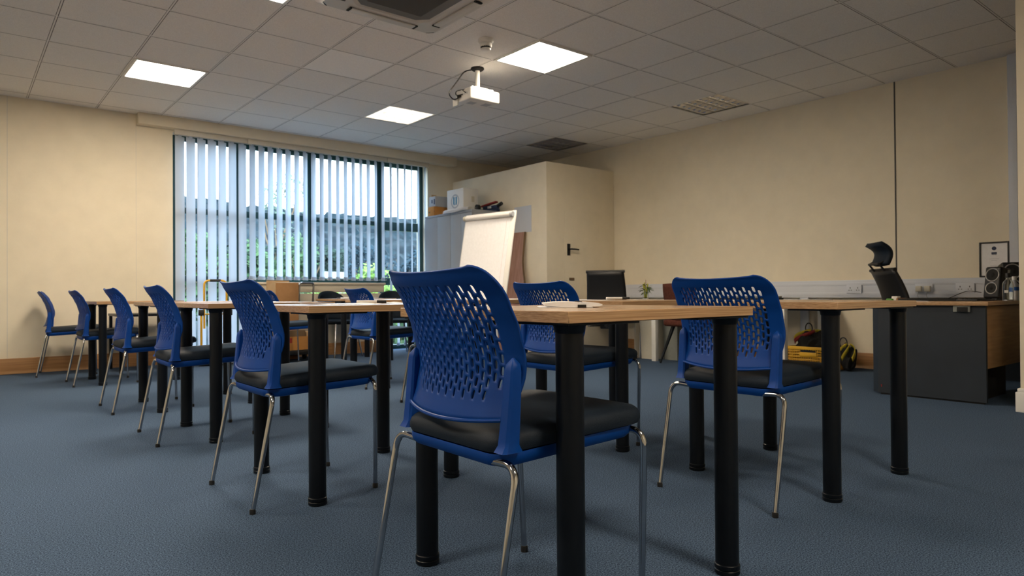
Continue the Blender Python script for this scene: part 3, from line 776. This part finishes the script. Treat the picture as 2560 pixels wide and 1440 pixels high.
def ex_logo(t, hx, hy, h):
    q = MB(); q.mi = 0
    n = 36
    def disc(r0, r1, x, y0, z0):
        for k in range(n):
            a, c = 2*PI*k/n, 2*PI*(k+1)/n
            q.quad((x, y0+r0*math.cos(a), z0+r0*math.sin(a)), (x, y0+r1*math.cos(a), z0+r1*math.sin(a)), (x, y0+r1*math.cos(c), z0+r1*math.sin(c)), (x, y0+r0*math.cos(c), z0+r0*math.sin(c)))
    disc(.075, .098, -hx-.0012, 0, h*.5)
    q.mi = 1
    for s in (-1, 1):
        q.box(-hx-.0022, -hx-.0012, s*.028-.014, s*.028+.014, h*.5-.035, h*.5+.06)
        q.box(-hx-.0022, -hx-.0012, s*.022-.012, s*.022+.012, h*.5-.05, h*.5-.034)
    q.build('emblem', [M['lgrey'], M['logo']], t, smooth=False)
    q = MB(); q.box(hx*.1, hx*.5, -hy-.0012, -hy-.0002, h*.45, h*.68); q.build('label', M['bin'], t, smooth=False)
carton('white_carton', 'white carton with a round grey emblem and two blue bars', 1.70, 1.94, 2.86, 3.25, CZT+.001, CZT+.33, M['white'], ex_logo)
for k, (x, y, a) in enumerate([(1.63, 2.84, 1), (1.635, 2.84, 1.3), (1.64, 2.85, 1.6)]):
    q = MB(); q.sheet(lambda u, v: Vector((-.095+.15*u, (v-.5)*.55, .002-.07*max(0, .27-u)**1.3*(1+v)+.02*math.sin(PI*v)*u+.004*math.sin(9*v))), 4, 12)
    o = q.build('loose_papers', M['paper'], sol=.0015, sol_off=1, loc=(x, y, CZT+.001+(.006+.013*k))); o.rotation_euler = (0, 0, math.radians(a))
    tag(o, ['bottom sheet of the curled papers beside the emblem carton', 'middle sheet of the curled papers beside the emblem carton', 'top sheet of the curled papers beside the emblem carton'][k], 'paper', 'loose papers on the cabinet')
t = thing('tape_dispenser', 'small black tape dispenser on the grey cabinet', 'tape dispenser', (1.85, 2.73, CZT+.001))
q = MB(); q.box(-.03, .03, -.07, .07, 0, .03, .008); q.build('base', M['blackp'], t)
q = MB(); q.tube([(-.02, .015, .055), (.02, .015, .055)], .045, 20); q.build('tape_roll', M['blackp'], t)
t = thing('stapler', 'large dark stapler with a maroon top on the cabinet', 'stapler', (2.0, 2.64, CZT+.001), math.radians(6))
q = MB(); q.box(-.035, .035, -.13, .10, 0, .035, .008); q.box(-.03, .03, -.13, .14, .036, .085, .01); q.build('base', M['navy'], t)
q = MB(); q.box(-.03, .03, -.12, .17, .10, .125, .01, rot=Matrix.Rotation(math.radians(-8), 4, 'X')); q.build('lever', M['red'], t)
q = MB(); q.box(-.036, -.031, -.03, .04, .045, .075, .002); q.build('plate', M['ring'], t)
q = MB(); q.tube([(0, -.12, .07), (0, -.20, .10)], .024, 12); q.build('handle', M['blackp'], t)

# paper sheet and mahogany board against the boxed store
q = MB(); q.box(BX-.004, BX-.0005, 2.02, 2.36, 1.56, 1.90)
tag(q.build('wall_sheet', M['trunk'], smooth=False), 'pale sheet fixed to the boxed store, right of the flip chart', 'paper')
t = thing('leaning_board', 'wavy edged mahogany board leaning against the boxed store behind the flip chart', 'board', (1.972, 2.14, 0), math.radians(0))
q = MB(); n = 24
def wav(z): return -.02-.085*math.sin(PI*min(1, max(0, (z-.35)/.9)))**2
pts = [(.0, wav(z)*1.0, z) for z in [1.57*k/n for k in range(n+1)]]
poly = [Vector(p) for p in pts]+[Vector((0, .335, 1.57)), Vector((0, .335, 0))]
TL = Matrix.Rotation(math.radians(6.6), 4, 'Y')
q.prism([TL @ p for p in poly], TL @ Vector((-.022, 0, 0))); q.build('panel', M['mauve'], t, smooth=False)
q = MB(); q.prism([TL @ Vector((.0, p[1]-.0005, p[2])) for p in pts]+[TL @ Vector((.0, p[1]-.010, p[2])) for p in pts[::-1]], TL @ Vector((-.022, 0, 0))); q.build('edge_strip', M['edge'], t, smooth=False)

# ------------------------------------------------------------------ office chairs
def office_chair(lab, x, y, a, head, recline, zt):
    t = thing('office_chair', lab, 'chair', (x, y, 0), math.radians(a), None)
    R = Matrix.Translation((-.22, 0, .50)) @ Matrix.Rotation(math.radians(-recline), 4, 'Y')
    q = MB(); H = (zt-.50)/math.cos(math.radians(recline))
    q.sheet(lambda u, v: R @ Vector((-.03*(1-(2*u-1)**2)+.03*math.sin(PI*v), (u-.5)*(.46-.05*v), v*H)), 12, 12); q.build('backrest', M['blackp'], t, sol=.022)
    q = MB(); q.tube([R @ Vector((.0, (u-.5)*.43, H)) for u in (0, .25, .5, .75, 1)], .016, 10); q.build('top_rail', M['blackp'], t)
    if head:
        q = MB(); q.tube([R @ Vector((-.02, -.09, H-.02)), R @ Vector((-.055, -.09, H+.07)), R @ Vector((.03, -.09, H+.09))], .010, 8); q.tube([R @ Vector((-.02, .09, H-.02)), R @ Vector((-.055, .09, H+.07)), R @ Vector((.03, .09, H+.09))], .010, 8); q.tube([R @ Vector((-.055, -.09, H+.07)), R @ Vector((-.055, .09, H+.07))], .011, 8); q.build('headrest_bracket', M['blackp'], t)
        q = MB(); q.sheet(lambda u, v: R @ Vector((.06*math.sin(PI*v)-.035+.03*(2*u-1)**2, (u-.5)*.27, H+.05+.19*v)), 10, 10); q.build('headrest', M['blackf'], t, sol=.035)
    q = MB(); q.box(-.23, .24, -.235, .235, .425, .485, .03, seg=4); q.build('seat', M['blackf'], t)
    q = MB(); q.box(-.12, .12, -.10, .10, .36, .4245, .012); q.tube([(-.10, 0, .385), (-.26, 0, .40), R @ Vector((-.04, 0, .08))], .02, 8); q.tube([(.02, .10, .39), (.02, .27, .385)], .008, 8); q.build('tilt_mechanism', M['blackp'], t)
    q = MB(); q.tube([(0, 0, .10), (0, 0, .36)], .026, 16); q.build('gas_lift', M['blackp'], t)
    for k in range(5):
        an = k*2*PI/5+.3; d = Vector((math.cos(an), math.sin(an), 0))
        q = MB(); q.tube([d*.02+Vector((0, 0, .115)), d*.15+Vector((0, 0, .10)), d*.29+Vector((0, 0, .075))], [.03, .024, .016], 8); l = q.build('base_spoke', M['blackp'], t)
        q = MB(); p = d*.29; sd = Vector((-d.y, d.x, 0))
        for s in (-1, 1): q.tube([p+sd*s*.010+Vector((0, 0, .028)), p+sd*s*.028+Vector((0, 0, .028))], .028, 14)
        q.tube([p+Vector((0, 0, .028)), p+Vector((0, 0, .08))], .008, 8); q.build('castor', M['blackp'], l)
    return t
office_chair('black mesh office chair before the boxed store door', 2.25, .74, 32, False, 9, 1.0)
office_chair('black office chair with a curved headrest behind the slate desk', 2.95, -2.28, -42, True, 17, .945)

# ------------------------------------------------------------------ brown chair
t = thing('velvet_chair', 'brown velvet chair with tapered black legs at the white desk', 'chair', (2.62, -.13, 0), math.radians(-8))
q = MB(); q.sheet(lambda u, v: Vector((-.21-.07*v+.06*(2*u-1)**2, (u-.5)*(.46-.03*v**6), .46+.40*v)), 14, 10); q.build('backrest', M['brown'], t, sol=.045)
q = MB(); q.box(-.24, .23, -.235, .235, .40, .475, .03, seg=4); q.build('seat', M['brown'], t)
for sx_ in (-1, 1):
    for sy_ in (-1, 1):
        q = MB(); q.tube([(sx_*.15, sy_*.16, .40), (sx_*.27-.02, sy_*.22, .002)], [.022, .011], 12); q.build('leg', M['black'], t)

# ------------------------------------------------------------------ white desk along the right wall
t = thing('white_desk', 'long white desk under the dado trunking', 'desk', (2.88, -.45, 0))
q = MB(); q.box(-.40, .46, -.84, .84, .66, .686, .002); q.build('desktop', M['white'], t)
for sx_ in (-1, 1):
    for sy_ in (-1, 1):
        q = MB(); q.box(sx_*.37-.028+.0, sx_*.37+.028, sy_*.765-.028, sy_*.765+.028, 0, .6595, .003); q.build('leg', M['white'], t)
q = MB()
for sy_ in (-1, 1): q.box(-.342, .342, sy_*.765-.02, sy_*.765+.02, .61, .6595, .003)
q.build('frame_rail', M['white'], t)
t = thing('corner_desk', 'pale desk beside the boxed store behind the mesh office chair', 'desk', (2.96, 1.02, 0))
q = MB(); q.box(-.36, .385, -.34, .66, .66, .686, .002); q.build('desktop', M['white'], t)
for s in (-1, 1):
    q = MB(); q.box(-.33, .36, (s*.31 if s < 0 else .63)-.013, (s*.31 if s < 0 else .63)+.013, 0, .6595, .002); q.build('end_panel', M['panel'], t)
DZ = .6865
t = thing('potted_bamboo', 'small plant with yellow stems in a glass on the pale corner desk', 'plant', (2.86, .735, DZ), 0)
q = MB(); q.lathe([(.030, .001), (.034, .02), (.036, .11), (.034, .11), (.031, .022), (.004, .012)], seg=24, cap=False); q.build('glass_vase', M['glass'], t)
q = MB()
for k in range(5):
    a = k*1.26; q.tube([(.012*math.cos(a), .012*math.sin(a), .014), (.018*math.cos(a+.5), .018*math.sin(a+.5), .10), (.03*math.cos(a+.9), .03*math.sin(a+.9), .17+.015*(k % 3))], .0065, 8)
q.build('stem', M['stem'], t)
q = MB()
for k in range(26):
    a = random.uniform(0, 2*PI); e = random.uniform(-.2, .8); L = random.uniform(.06, .12); p = Vector((.02*math.cos(a), .02*math.sin(a), random.uniform(.08, .17)))
    d = Vector((math.cos(a)*math.cos(e), math.sin(a)*math.cos(e), math.sin(e))); sd = Vector((-math.sin(a), math.cos(a), .2))*.011
    q.sheet(lambda u, v: p+d*L*u+Vector((0, 0, -.5*L*u*u))+sd*(2*v-1)*math.sin(PI*(.08+.92*u)), 5, 2)
q.build('foliage', M['leaf'], t)
q = MB(); q.tube([(.0, 0, .02), (.004, .0, .235)], .0025, 6); q.build('support_stick', M['stick'], t)
t = thing('flat_monitor', 'thin dark screen lying on the white desk near the right chair', 'screen', (2.66, -.78, DZ), math.radians(3))
q = MB(); q.box(-.12, .16, -.27, .27, .0, .018, .004); q.build('panel', M['dark'], t)
q = MB(); q.box(-.11, .15, -.26, .26, .0182, .036, .004); q.build('upper_panel', M['bin2'], t)
for lab, x, y, m in [('cream lidded storage bin under the white desk, behind its white leg', 2.73, .53, M['bin']), ('grey lidded storage bin under the white desk behind the brown chair', 2.83, .275, M['bin2'])]:
    t = thing('storage_bin', lab, 'bin', (x, y, 0), 0, 'lidded bins under the white desk')
    q = MB(); a = [(-.105, -.105), (.105, -.105), (.105, .105), (-.105, .105)]
    vb = [q.bm.verts.new((p[0]*.86, p[1]*.86, 0)) for p in a]; vt = [q.bm.verts.new((p[0], p[1], .47)) for p in a]
    for i in range(4): q.bm.faces.new((vb[i], vb[(i+1) % 4], vt[(i+1) % 4], vt[i]))
    q.bm.faces.new(vb); q.bm.faces.new(vt); q.build('body', m, t, smooth=False)
    q = MB(); q.box(-.115, .115, -.115, .115, .4705, .53, .012); q.build('lid', m, t)
q = MB()
q.sheet(lambda u, v: Vector((-.10+.16*u, -.008+.012*math.sin(6*u)*(1-v)-.008*v, .30*v*(1-.3*u))), 10, 8)
tag(q.build('plastic_sheet', M['trunk'], sol=.004, loc=(2.75, .668, .002)), 'crumpled white plastic leaning on the cream bin', 'plastic bag')

# ------------------------------------------------------------------ yellow crate with harness gear
CRX, CRY = 3.04, -1.26
t = thing('plastic_crate', 'yellow perforated plastic crate on the floor under the wall desk', 'crate', (CRX, CRY, 0))
cx_, cy_, ch = .15, .21, .225
q = MB()
def lattice(p0, p1, nrm):
    d = Vector(p1)-Vector(p0); L = d.length; d.normalize(); n = int(L/.023)
    for k in range(n+1):
        p = Vector(p0)+d*(L*k/n); q.tube([p+Vector((0, 0, .012)), p+Vector((0, 0, ch-.02))], .0042, 6)
    for k in range(7):
        z = .016+k*.0275; q.tube([Vector(p0)+Vector((0, 0, z)), Vector(p1)+Vector((0, 0, z))], .0048, 6)
for p0, p1 in [((-cx_, -cy_, 0), (-cx_, cy_, 0)), ((cx_, -cy_, 0), (cx_, cy_, 0)), ((-cx_, -cy_, 0), (cx_, -cy_, 0)), ((-cx_, cy_, 0), (cx_, cy_, 0))]: lattice(p0, p1, None)
q.box(-cx_, cx_, -cy_, cy_, .001, .012); q.build('lattice', M['yellow'], t)
q = MB()
for s in (-1, 1):
    q.box(s*cx_-.008, s*cx_+.008, -cy_-.008, cy_+.008, ch-.03, ch, .003); q.box(-cx_+.0085, cx_-.0085, s*cy_-.008, s*cy_+.008, ch-.03, ch, .003)
q.build('rim', M['yellow'], t)
q = MB(); q.box(-cx_-.011, -cx_-.005, -.085, .085, ch-.095, ch-.055, .002); q.build('handle_plate', M['yellow'], t)
q = MB(); q.box(-cx_-.012, -cx_-.0085, -.075, .075, ch-.053, ch-.033, .001); q.build('hand_hole', M['dark'], t)
def heap(name, lab, x, y, z, rx, ry, rz_, seed):
    rnd = random.Random(seed); t = thing(name, lab, 'safety harness', (x, y, z), 0, 'safety harness bundles')
    q = MB(); g = bmesh.ops.create_icosphere(q.bm, subdivisions=4, radius=1)
    ph = [rnd.uniform(0, 6) for _ in range(6)]
    for v in g['verts']:
        c = v.co.copy(); k = 1+.14*math.sin(5*c.x+ph[0])*math.sin(6*c.y+ph[1])+.12*math.sin(9*c.y+ph[2]+4*c.z)+.07*math.sin(13*c.x+ph[3]+7*c.y)
        v.co = Vector((c.x*rx*k, c.y*ry*k, max(0, (c.z*.5+.5))*rz_*k))
    q.build('bundle', M['dark'], t)
    for nm, mt, cnt in (('yellow_strap', M['yellow2'], 5), ('red_strap', M['red'], 1)):
        for i in range(cnt):
            a0 = rnd.uniform(0, 6.28) if nm[0] == 'y' else rnd.uniform(1.2, 2.6); q = MB(); tw = rnd.uniform(.8, 1.8)
            def sp(u, v):
                ph_ = -.1+1.5*u; a = a0+tw*u
                d = Vector((math.cos(a)*math.cos(ph_)*rx*1.16, math.sin(a)*math.cos(ph_)*ry*1.16, (math.sin(ph_)*.5+.52)*rz_*1.13))
                return d+Vector((0, 0, (v-.5)*.045*(1-.4*u)))+Vector((-.02*(v-.5), 0, 0))
            q.sheet(sp, 14, 2); q.build(nm, mt, t, sol=.004)
    q = MB(); q.tube([(-.02, .04+.035*math.cos(a), rz_*1.0+.05+.05*math.sin(a)) for a in [2*PI*i/16 for i in range(17)]], .006, 6); q.build('carry_loop', M['blackp'], t)
M['yellow2'] = mat('yellow_webbing', (.50, .40, .03), .7)
heap('safety_harness', 'black, yellow and red harness bundle heaped in the yellow crate', CRX, CRY+.02, .16, .12, .165, .19, 3)
heap('safety_harness', 'dark harness bundle on the floor right of the yellow crate', 3.07, -1.565, 0, .085, .068, .22, 8)

# ------------------------------------------------------------------ slate sided desk at the right
D0, D1, DE = -3.10, -2.30, 1.745
t = thing('office_desk', 'office desk with slate end panel and beech modesty panel at right', 'desk', (2.55, -2.70, 0))
q = MB(); q.box(-.835, .80, -.40, .345, .66, .6865, .002); q.build('desktop', M['oak'], t)
q = MB(); pts = [(-.805, -.385), (-.775, -.385), (-.775, .40), (-.80, .40)]
q.prism([(-.80, -.375, .012), (-.77, -.375, .012), (-.77, .315, .012), (-.745, .36, .012), (-.755, .365, .012), (-.80, .31, .012)], (0, 0, .647)); q.build('end_panel', M['deskp'], t)
q = MB(); q.box(-.79, -.775, -.36, .30, 0, .0118); q.build('plinth', M['dark'], t)
q = MB(); q.box(.745, .775, -.375, .33, .001, .659, .002); q.build('end_panel', M['deskp'], t)
q = MB(); q.box(-.7695, .7445, -.372, -.352, .235, .655, .001); q.build('modesty_panel', M['beech'], t)
q = MB(); q.box(-.60, -.12, -.30, .02, .002, .50, .003); q.build('pedestal', M['dark'], t)
q = MB(); q.mi = 0; q.box(-.822, -.801, -.29, -.19, .615, .6595, .004); q.mi = 1; q.box(-.825, -.8225, -.28, -.215, .617, .650, .001); q.build('cable_tray_bracket', [M['bin2'], M['dark']], t)
q = MB(); q.box(-.8025, -.8003, .285, .292, .055, .075); q.build('red_tag', M['red'], t, smooth=False)
OZ = .687
t = thing('laptop', 'closed black laptop lying flat on the slate sided desk', 'laptop', (2.02, -2.62, OZ), math.radians(15))
q = MB(); q.box(-.12, .12, -.19, .17, .0, .011, .003); q.build('base', M['blackp'], t)
q = MB(); q.box(-.12, .12, -.19, .17, .0115, .020, .003); q.build('lid', M['dark'], t)
t = thing('keyboard', 'slim black keyboard nearest the speaker on the slate sided desk', 'keyboard', (2.12, -2.93, OZ), math.radians(82))
q = MB(); q.box(-.07, .07, -.07, .18, .0, .012, .003); q.build('case', M['blackp'], t)
q = MB()
for i in range(4):
    for j in range(9): q.box(-.055+i*.028, -.032+i*.028, -.06+j*.026, -.04+j*.026, .0121, .017, .001)
q.build('keys', M['dark'], t)
sheet_of_paper('curling white sheet in front of the black laptop', 1.79, -2.60, 15, OZ, grp='papers on the slate sided desk')
sheet_of_paper('white sheet at the left end of the slate sided desk', 1.80, -2.45, 35, OZ, .09, .12, grp='papers on the slate sided desk')
q = MB(); q.box(-.03, .03, -.022, .022, 0, .035, .004); tag(q.build('eraser_block', M['white'], loc=(2.35, -2.14+.0, .0)), 'small white block at the left end of the slate sided desk', 'eraser')
bpy.data.objects['eraser_block'].location = (2.05, -2.40, OZ)
q = MB(); q.box(-.05, .05, -.02, .02, 0, .022, .003); tag(q.build('wooden_block', M['card'], loc=(2.0, -2.46, OZ)), 'small brown block beside the white one on the desk', 'block')
q = MB(); q.tube([(-.035, 0, .009), (.035, 0, .009)], .009, 12); o = q.build('green_marker', mat('green_plastic', (.10, .30, .05), .5), loc=(1.90, -2.415, OZ)); o.rotation_euler = (0, 0, .9); tag(o, 'short green marker on the slate sided desk', 'pen')

def speaker(lab, x, y, a, s=1.0):
    t = thing('desktop_speaker', lab, 'speaker', (x, y, OZ), math.radians(a), 'pair of black desktop speakers')
    Tm = Matrix.Rotation(math.radians(9), 4, 'Y')
    q = MB(); q.box(-.045*s, .075*s, -.062*s, .062*s, .012, .262*s, .014, rot=Tm, seg=3); q.box(-.05*s, .10*s, -.055*s, .055*s, .0, .014, .004); q.build('cabinet', M['blackp'], t)
    for z, r in ((.195*s, .050*s), (.090*s, .043*s)):
        q = MB(); q.tube([Tm @ Vector((-.0465*s, r*math.cos(b_), z+r*math.sin(b_))) for b_ in [2*PI*i/32 for i in range(33)]], .0042*s, 8, cap=False); q.build('silver_ring', M['ring'], t)
        q = MB(); m4 = Tm @ Matrix.Translation((-.0465*s, 0, z)) @ Matrix.Rotation(-PI/2, 4, 'Y')
        q.lathe([(r*.9, 0), (r*.5, -.006), (r*.28, .004), (.002, .008)], seg=24); bmesh.ops.transform(q.bm, matrix=m4, verts=q.bm.verts); q.build('cone', M['dark'], t)
    q = MB(); q.prism([Tm @ Vector((.030*s, -.0630*s, .245*s)), Tm @ Vector((.048*s, -.0630*s, .245*s)), Tm @ Vector((.052*s, -.0630*s, .075*s)), Tm @ Vector((.075*s, -.0630*s, .012)), Tm @ Vector((.055*s, -.0630*s, .012)), Tm @ Vector((.028*s, -.0630*s, .075*s))], (0, -.006, 0)); q.build('silver_trim', M['ring'], t)
speaker('black desktop speaker at the left with silver rings and silver side trim', 2.44, -2.93, -18, .95)
speaker('black desktop speaker partly hidden at the right edge, rings facing the camera', 2.88, -2.93, 28, 1.12)
t = thing('clear_bottle', 'clear bottle with a small white label in front of the speakers', 'bottle', (2.30, -3.055, OZ))
q = MB(); q.lathe([(.001, .001), (.033, .001), (.035, .006), (.035, .115), (.030, .135), (.015, .150), (.013, .165), (.011, .165), (.013, .150), (.028, .133), (.033, .113), (.033, .008), (.001, .006)], seg=28, cap=False); q.build('glass', M['glass'], t)
q = MB(); q.lathe([(.016, .1655), (.016, .195), (.014, .198)], seg=20); q.build('cap', M['blackp'], t)
q = MB(); q.box(-.0375, -.0356, -.012, .012, .055, .075); q.build('label', M['white'], t)
t = thing('blue_labelled_bottle', 'bottle with a blue and white label at the right edge', 'bottle', (2.43, -3.06, OZ))
q = MB(); q.lathe([(.030, 0), (.031, .004), (.031, .10), (.026, .118), (.013, .135), (.013, .15)], seg=24); q.build('body', M['lgrey'], t)
q = MB(); q.lathe([(.0315, .072), (.0315, .098)], seg=24, cap=False); q.build('blue_label', mat('blue_print', (.02, .10, .38), .5), t)
q = MB(); q.lathe([(.0315, .008), (.0315, .0715)], seg=24, cap=False); q.build('white_label', M['paper'], t)
q = MB(); q.lathe([(.015, .1505), (.015, .175)], seg=16); q.build('cap', M['white'], t)
q = MB(); q.tube(bend([(2.47, -2.84, OZ+.06), (2.56, -2.72, OZ+.075), (2.62, -2.55, OZ+.004), (2.45, -2.42, OZ+.004)], .05), .0028, 6)
tag(q.build('speaker_cable', M['blackp']), 'thin black cable running from the left speaker', 'cable')
q = MB(); q.tube(bend([(WX-.062, -1.92, .86), (WX-.10, -1.93, .80), (WX-.09, -1.95, .70), (WX-.08, -1.95, .5)], .05), .004, 6)
tag(q.build('wall_cable', M['lgrey']), 'grey cable hanging from the trunking behind the headrest chair', 'cable')

# ------------------------------------------------------------------ sockets and the framed certificate
def socket(lab, y, plug):
    t = thing('wall_socket', lab, 'socket', (WX-.0605, y, .785), 0, 'sockets on the dado trunking')
    q = MB(); q.box(-.010, 0, -.074, .074, -.043, .043, .003); q.build('plate', M['trunk'], t)
    q = MB()
    for s in (-1, 1):
        for dy, dz, w, h in ((0, .012, .003, .007), (-.011, -.010, .005, .003), (.011, -.010, .005, .003)): q.box(-.0112, -.0102, s*.037+dy-w, s*.037+dy+w, dz-h, dz+h)
    q.build('pin_holes', M['dark'], t, smooth=False)
    if plug:
        for s in (-1, 1):
            q = MB(); q.box(-.045, -.0115, s*.037-.024, s*.037+.024, -.03, .022, .006); q.build('plug', M['bin'], t)
            q = MB(); q.tube(bend([(-.03, s*.037, -.028), (-.035, s*.037+.01, -.07), (-.03, s*.037-.01, -.097)], .02), .0035, 6); q.build('flex', M['lgrey'], t)
socket('white double socket left of the headrest chair on the trunking', -1.50, False)
socket('white double socket with two plugs in it, right of the headrest chair', -2.13, True)
socket('white double socket on the trunking below the certificate', -2.46, False)
t = thing('framed_certificate', 'black framed certificate with a blue seal on the right wall', 'picture', (WX-.001, -2.665, 1.03))
q = MB()
for s in (-1, 1): q.box(-.018, 0, s*.104-.006, s*.104+.006, -.152, .152, .002); q.box(-.018, 0, -.0975, .0975, s*.146-.006, s*.146+.006, .002)
q.build('frame', M['blackp'], t)
q = MB(); q.box(-.008, 0, -.0975, .0975, -.1395, .1395); pg = q.build('certificate', M['paper'], t, smooth=False)
q = MB(); q.lathe([(.017, 0), (.017, .0012)], seg=24); bmesh.ops.transform(q.bm, matrix=Matrix.Translation((-.0082, 0, .095)) @ Matrix.Rotation(-PI/2, 4, 'Y'), verts=q.bm.verts)
q.box(-.0092, -.0082, -.020, .020, .046, .062)
for k, w in enumerate((.014, .018)): q.box(-.0092, -.0082, -w, w, .040-k*.0, .044-k*.0)
q.build('blue_seal', M['navy'], pg, smooth=False)
q = MB()
for z, w in ((.005, .035), (-.008, .02), (-.055, .03), (-.075, .022)): q.box(-.0090, -.0082, -w, w, z-.0012, z+.0012)
q.build('printed_lines', M['lgrey'], pg, smooth=False)

# ------------------------------------------------------------------ outside
b = MB()
def land(u, v):
    x = -60+180*u; y = 4.2+200*v
    h = -.55+max(0, y-45)*.06+max(0, y-85)*.165
    h += 1.0*math.sin(x*.06+1)*max(0, min(1, (y-60)/40))+2.2*math.sin(x*.021+.4)*max(0, min(1, (y-90)/60))
    if y > 62: h += random.uniform(-.9, .9)
    return Vector((x, y, min(h, 25+2*math.sin(x*.05))+(random.uniform(-.5, .5) if y > 62 else 0)))
b.sheet(land, 110, 110)
struct(b.build('hills', two_tone('hillside_woodland', (.0012, .0045, .007), (.006, .017, .022), .45, .38, .62, .95, 0, 8)), 'wooded hillside beyond the window')  # distance haze is put into the bluish woodland colour
def ray(px, d):
    k = (px-1280)/F_PX; return CX+d*(.631+.775*k), CY+d*(.775-.631*k)
RT = ray(700, 60)
leafm = {}
def leaf(name, c1, c2):
    if name not in leafm: leafm[name] = two_tone(name, c1, c2, 1.6, .35, .65, .7, 0, 4)
    return leafm[name]
def tree(name, lab, cat, x, y, z, h, w, mt, n, size, trunk=.25, blobs=7, seed=0, group=None, sparse=False):
    rnd = random.Random(seed); t = thing(name, lab, cat, (x, y, z), 0, group)
    q = MB(); q.tube([(0, 0, -.3), (.02*w, 0, h*.3), (0, .02*w, h*.75)], [.04*h*.5, .03*h*.5, .008*h*.5], 8)
    for k in range(6):
        a = rnd.uniform(0, 6.28); zz = h*rnd.uniform(.2, .5); q.tube([(0, 0, zz), (math.cos(a)*w*.25, math.sin(a)*w*.25, zz+h*.22), (math.cos(a)*w*.38, math.sin(a)*w*.38, zz+h*.40)], [.008*h, .005*h, .002*h], 5)
    q.build('trunk', M['edge'], t)
    B_ = [(rnd.gauss(0, w*.22), rnd.gauss(0, w*.22), h*rnd.uniform(trunk+.12, .88), w*rnd.uniform(.16, .30)) for _ in range(blobs)]
    q = MB()
    for i in range(n):
        bx_, by_, bz_, r = B_[i % blobs]
        d = Vector((rnd.gauss(0, 1), rnd.gauss(0, 1), rnd.gauss(0, 1))).normalized()*r*rnd.uniform(.55, 1.05)
        p = Vector((bx_, by_, bz_))+d; a1 = Vector((rnd.gauss(0, 1), rnd.gauss(0, 1), rnd.gauss(0, 1))).normalized(); a2 = a1.orthogonal().normalized()
        s = size*rnd.uniform(.6, 1.3)
        q.quad(p-a1*s, p-a2*s*.55, p+a1*s, p+a2*s*.55)
    q.build('foliage', mt, t, smooth=False)
    return t
dk = leaf('dark_leaves', (.004, .014, .009), (.020, .045, .028)); md = leaf('mid_leaves', (.018, .050, .020), (.065, .125, .045)); lm = leaf('lime_leaves', (.10, .20, .03), (.24, .36, .07))
bl_ = leaf('blue_green_leaves', (.004, .016, .024), (.016, .040, .055))
tree('tall_tree', 'tall thin crowned tree rising above the hill behind the left pane', 'tree', *RT, -.5, 13.2, 4.6, leaf('pale_leaves', (.07, .11, .08), (.14, .20, .14)), 700, .16, .40, 9, 4)
spec = [
    ('mid green tree behind the left glazed door slats', 455, 21, 3.4, 2.0, md, 2200, 1), ('dark tree behind the second left door slats', 545, 27.5, 4.0, 2.5, dk, 2200, 2),
    ('mid green tree at the left of the middle window', 632, 24, 3.6, 2.1, md, 2200, 3), ('dark tree behind the left middle pane', 690, 31, 4.3, 2.6, dk, 2200, 4),
    ('mid green tree just left of the middle mullion', 752, 26.5, 3.5, 2.4, md, 2200, 5), ('dark tree right of the middle mullion', 812, 35.5, 4.2, 2.7, dk, 2200, 6),
    ('blue green tree behind the white house', 890, 45, 4.9, 2.9, bl_, 2200, 7), ('blue green tree behind the right mullion', 950, 50, 5.4, 3.0, bl_, 2200, 8),
    ('blue green tree behind the right glazed door', 1020, 41, 4.3, 2.8, bl_, 2200, 9), ('dark tree farthest right in the glazed door', 1075, 46, 4.4, 2.9, dk, 2200, 10)]
for lab, px, d, h, w, m_, n, s in spec:
    x, y = ray(px, d); tree('broad_tree', lab, 'tree', x, y, -.5, h, w, m_, n, .13, .0, 10, s, 'trees beyond the window')
spec = [('lime green shrub under the right mullion', 930, 18, 2.0, 1.4, lm, 1300, 21), ('lime green shrub in the left half of the right glazed door', 988, 13.5, 1.5, 1.3, lm, 1300, 22),
    ('lime green shrub in the right half of the glazed door', 1048, 16.5, 1.9, 1.4, lm, 1300, 23), ('lime green shrub low in the right middle pane', 868, 14.5, 1.35, 1.3, lm, 1300, 24),
    ('mid green shrub low in the left middle pane', 660, 13, 1.3, 1.5, md, 1300, 25), ('mid green shrub beside the middle mullion', 740, 16, 1.4, 1.5, md, 1300, 26),
    ('mid green shrub nearest the right glazed door', 1010, 11, .75, 1.2, md, 1300, 27)]
for lab, px, d, h, w, m_, n, s in spec:
    x, y = ray(px, d); tree('garden_shrub', lab, 'shrub', x, y, -.5, h, w, m_, n, .07, -.05, 9, s, 'shrubs outside the window')
t = thing('distant_house', 'small white house among the trees behind the middle window', 'house', (*ray(835, 30.5), -.5), math.radians(20)); t.scale = (.42, .42, .8)
q = MB(); q.box(-1.5, 1.5, -1.0, 1.0, 0, 2.0); q.build('wall', M['bin2'], t, smooth=False)
q = MB(); q.prism([(-1.65, -1.15, 2.0), (-1.65, 1.15, 2.0), (-1.65, 0, 2.9)], (3.3, 0, 0)); q.build('roof', M['bin2'], t, smooth=False)
q = MB(); q.box(-.9, -.3, -1.01, -1.001, .8, 1.5); q.box(.4, 1.0, -1.01, -1.001, .8, 1.5); q.build('window', M['dark'], t, smooth=False)
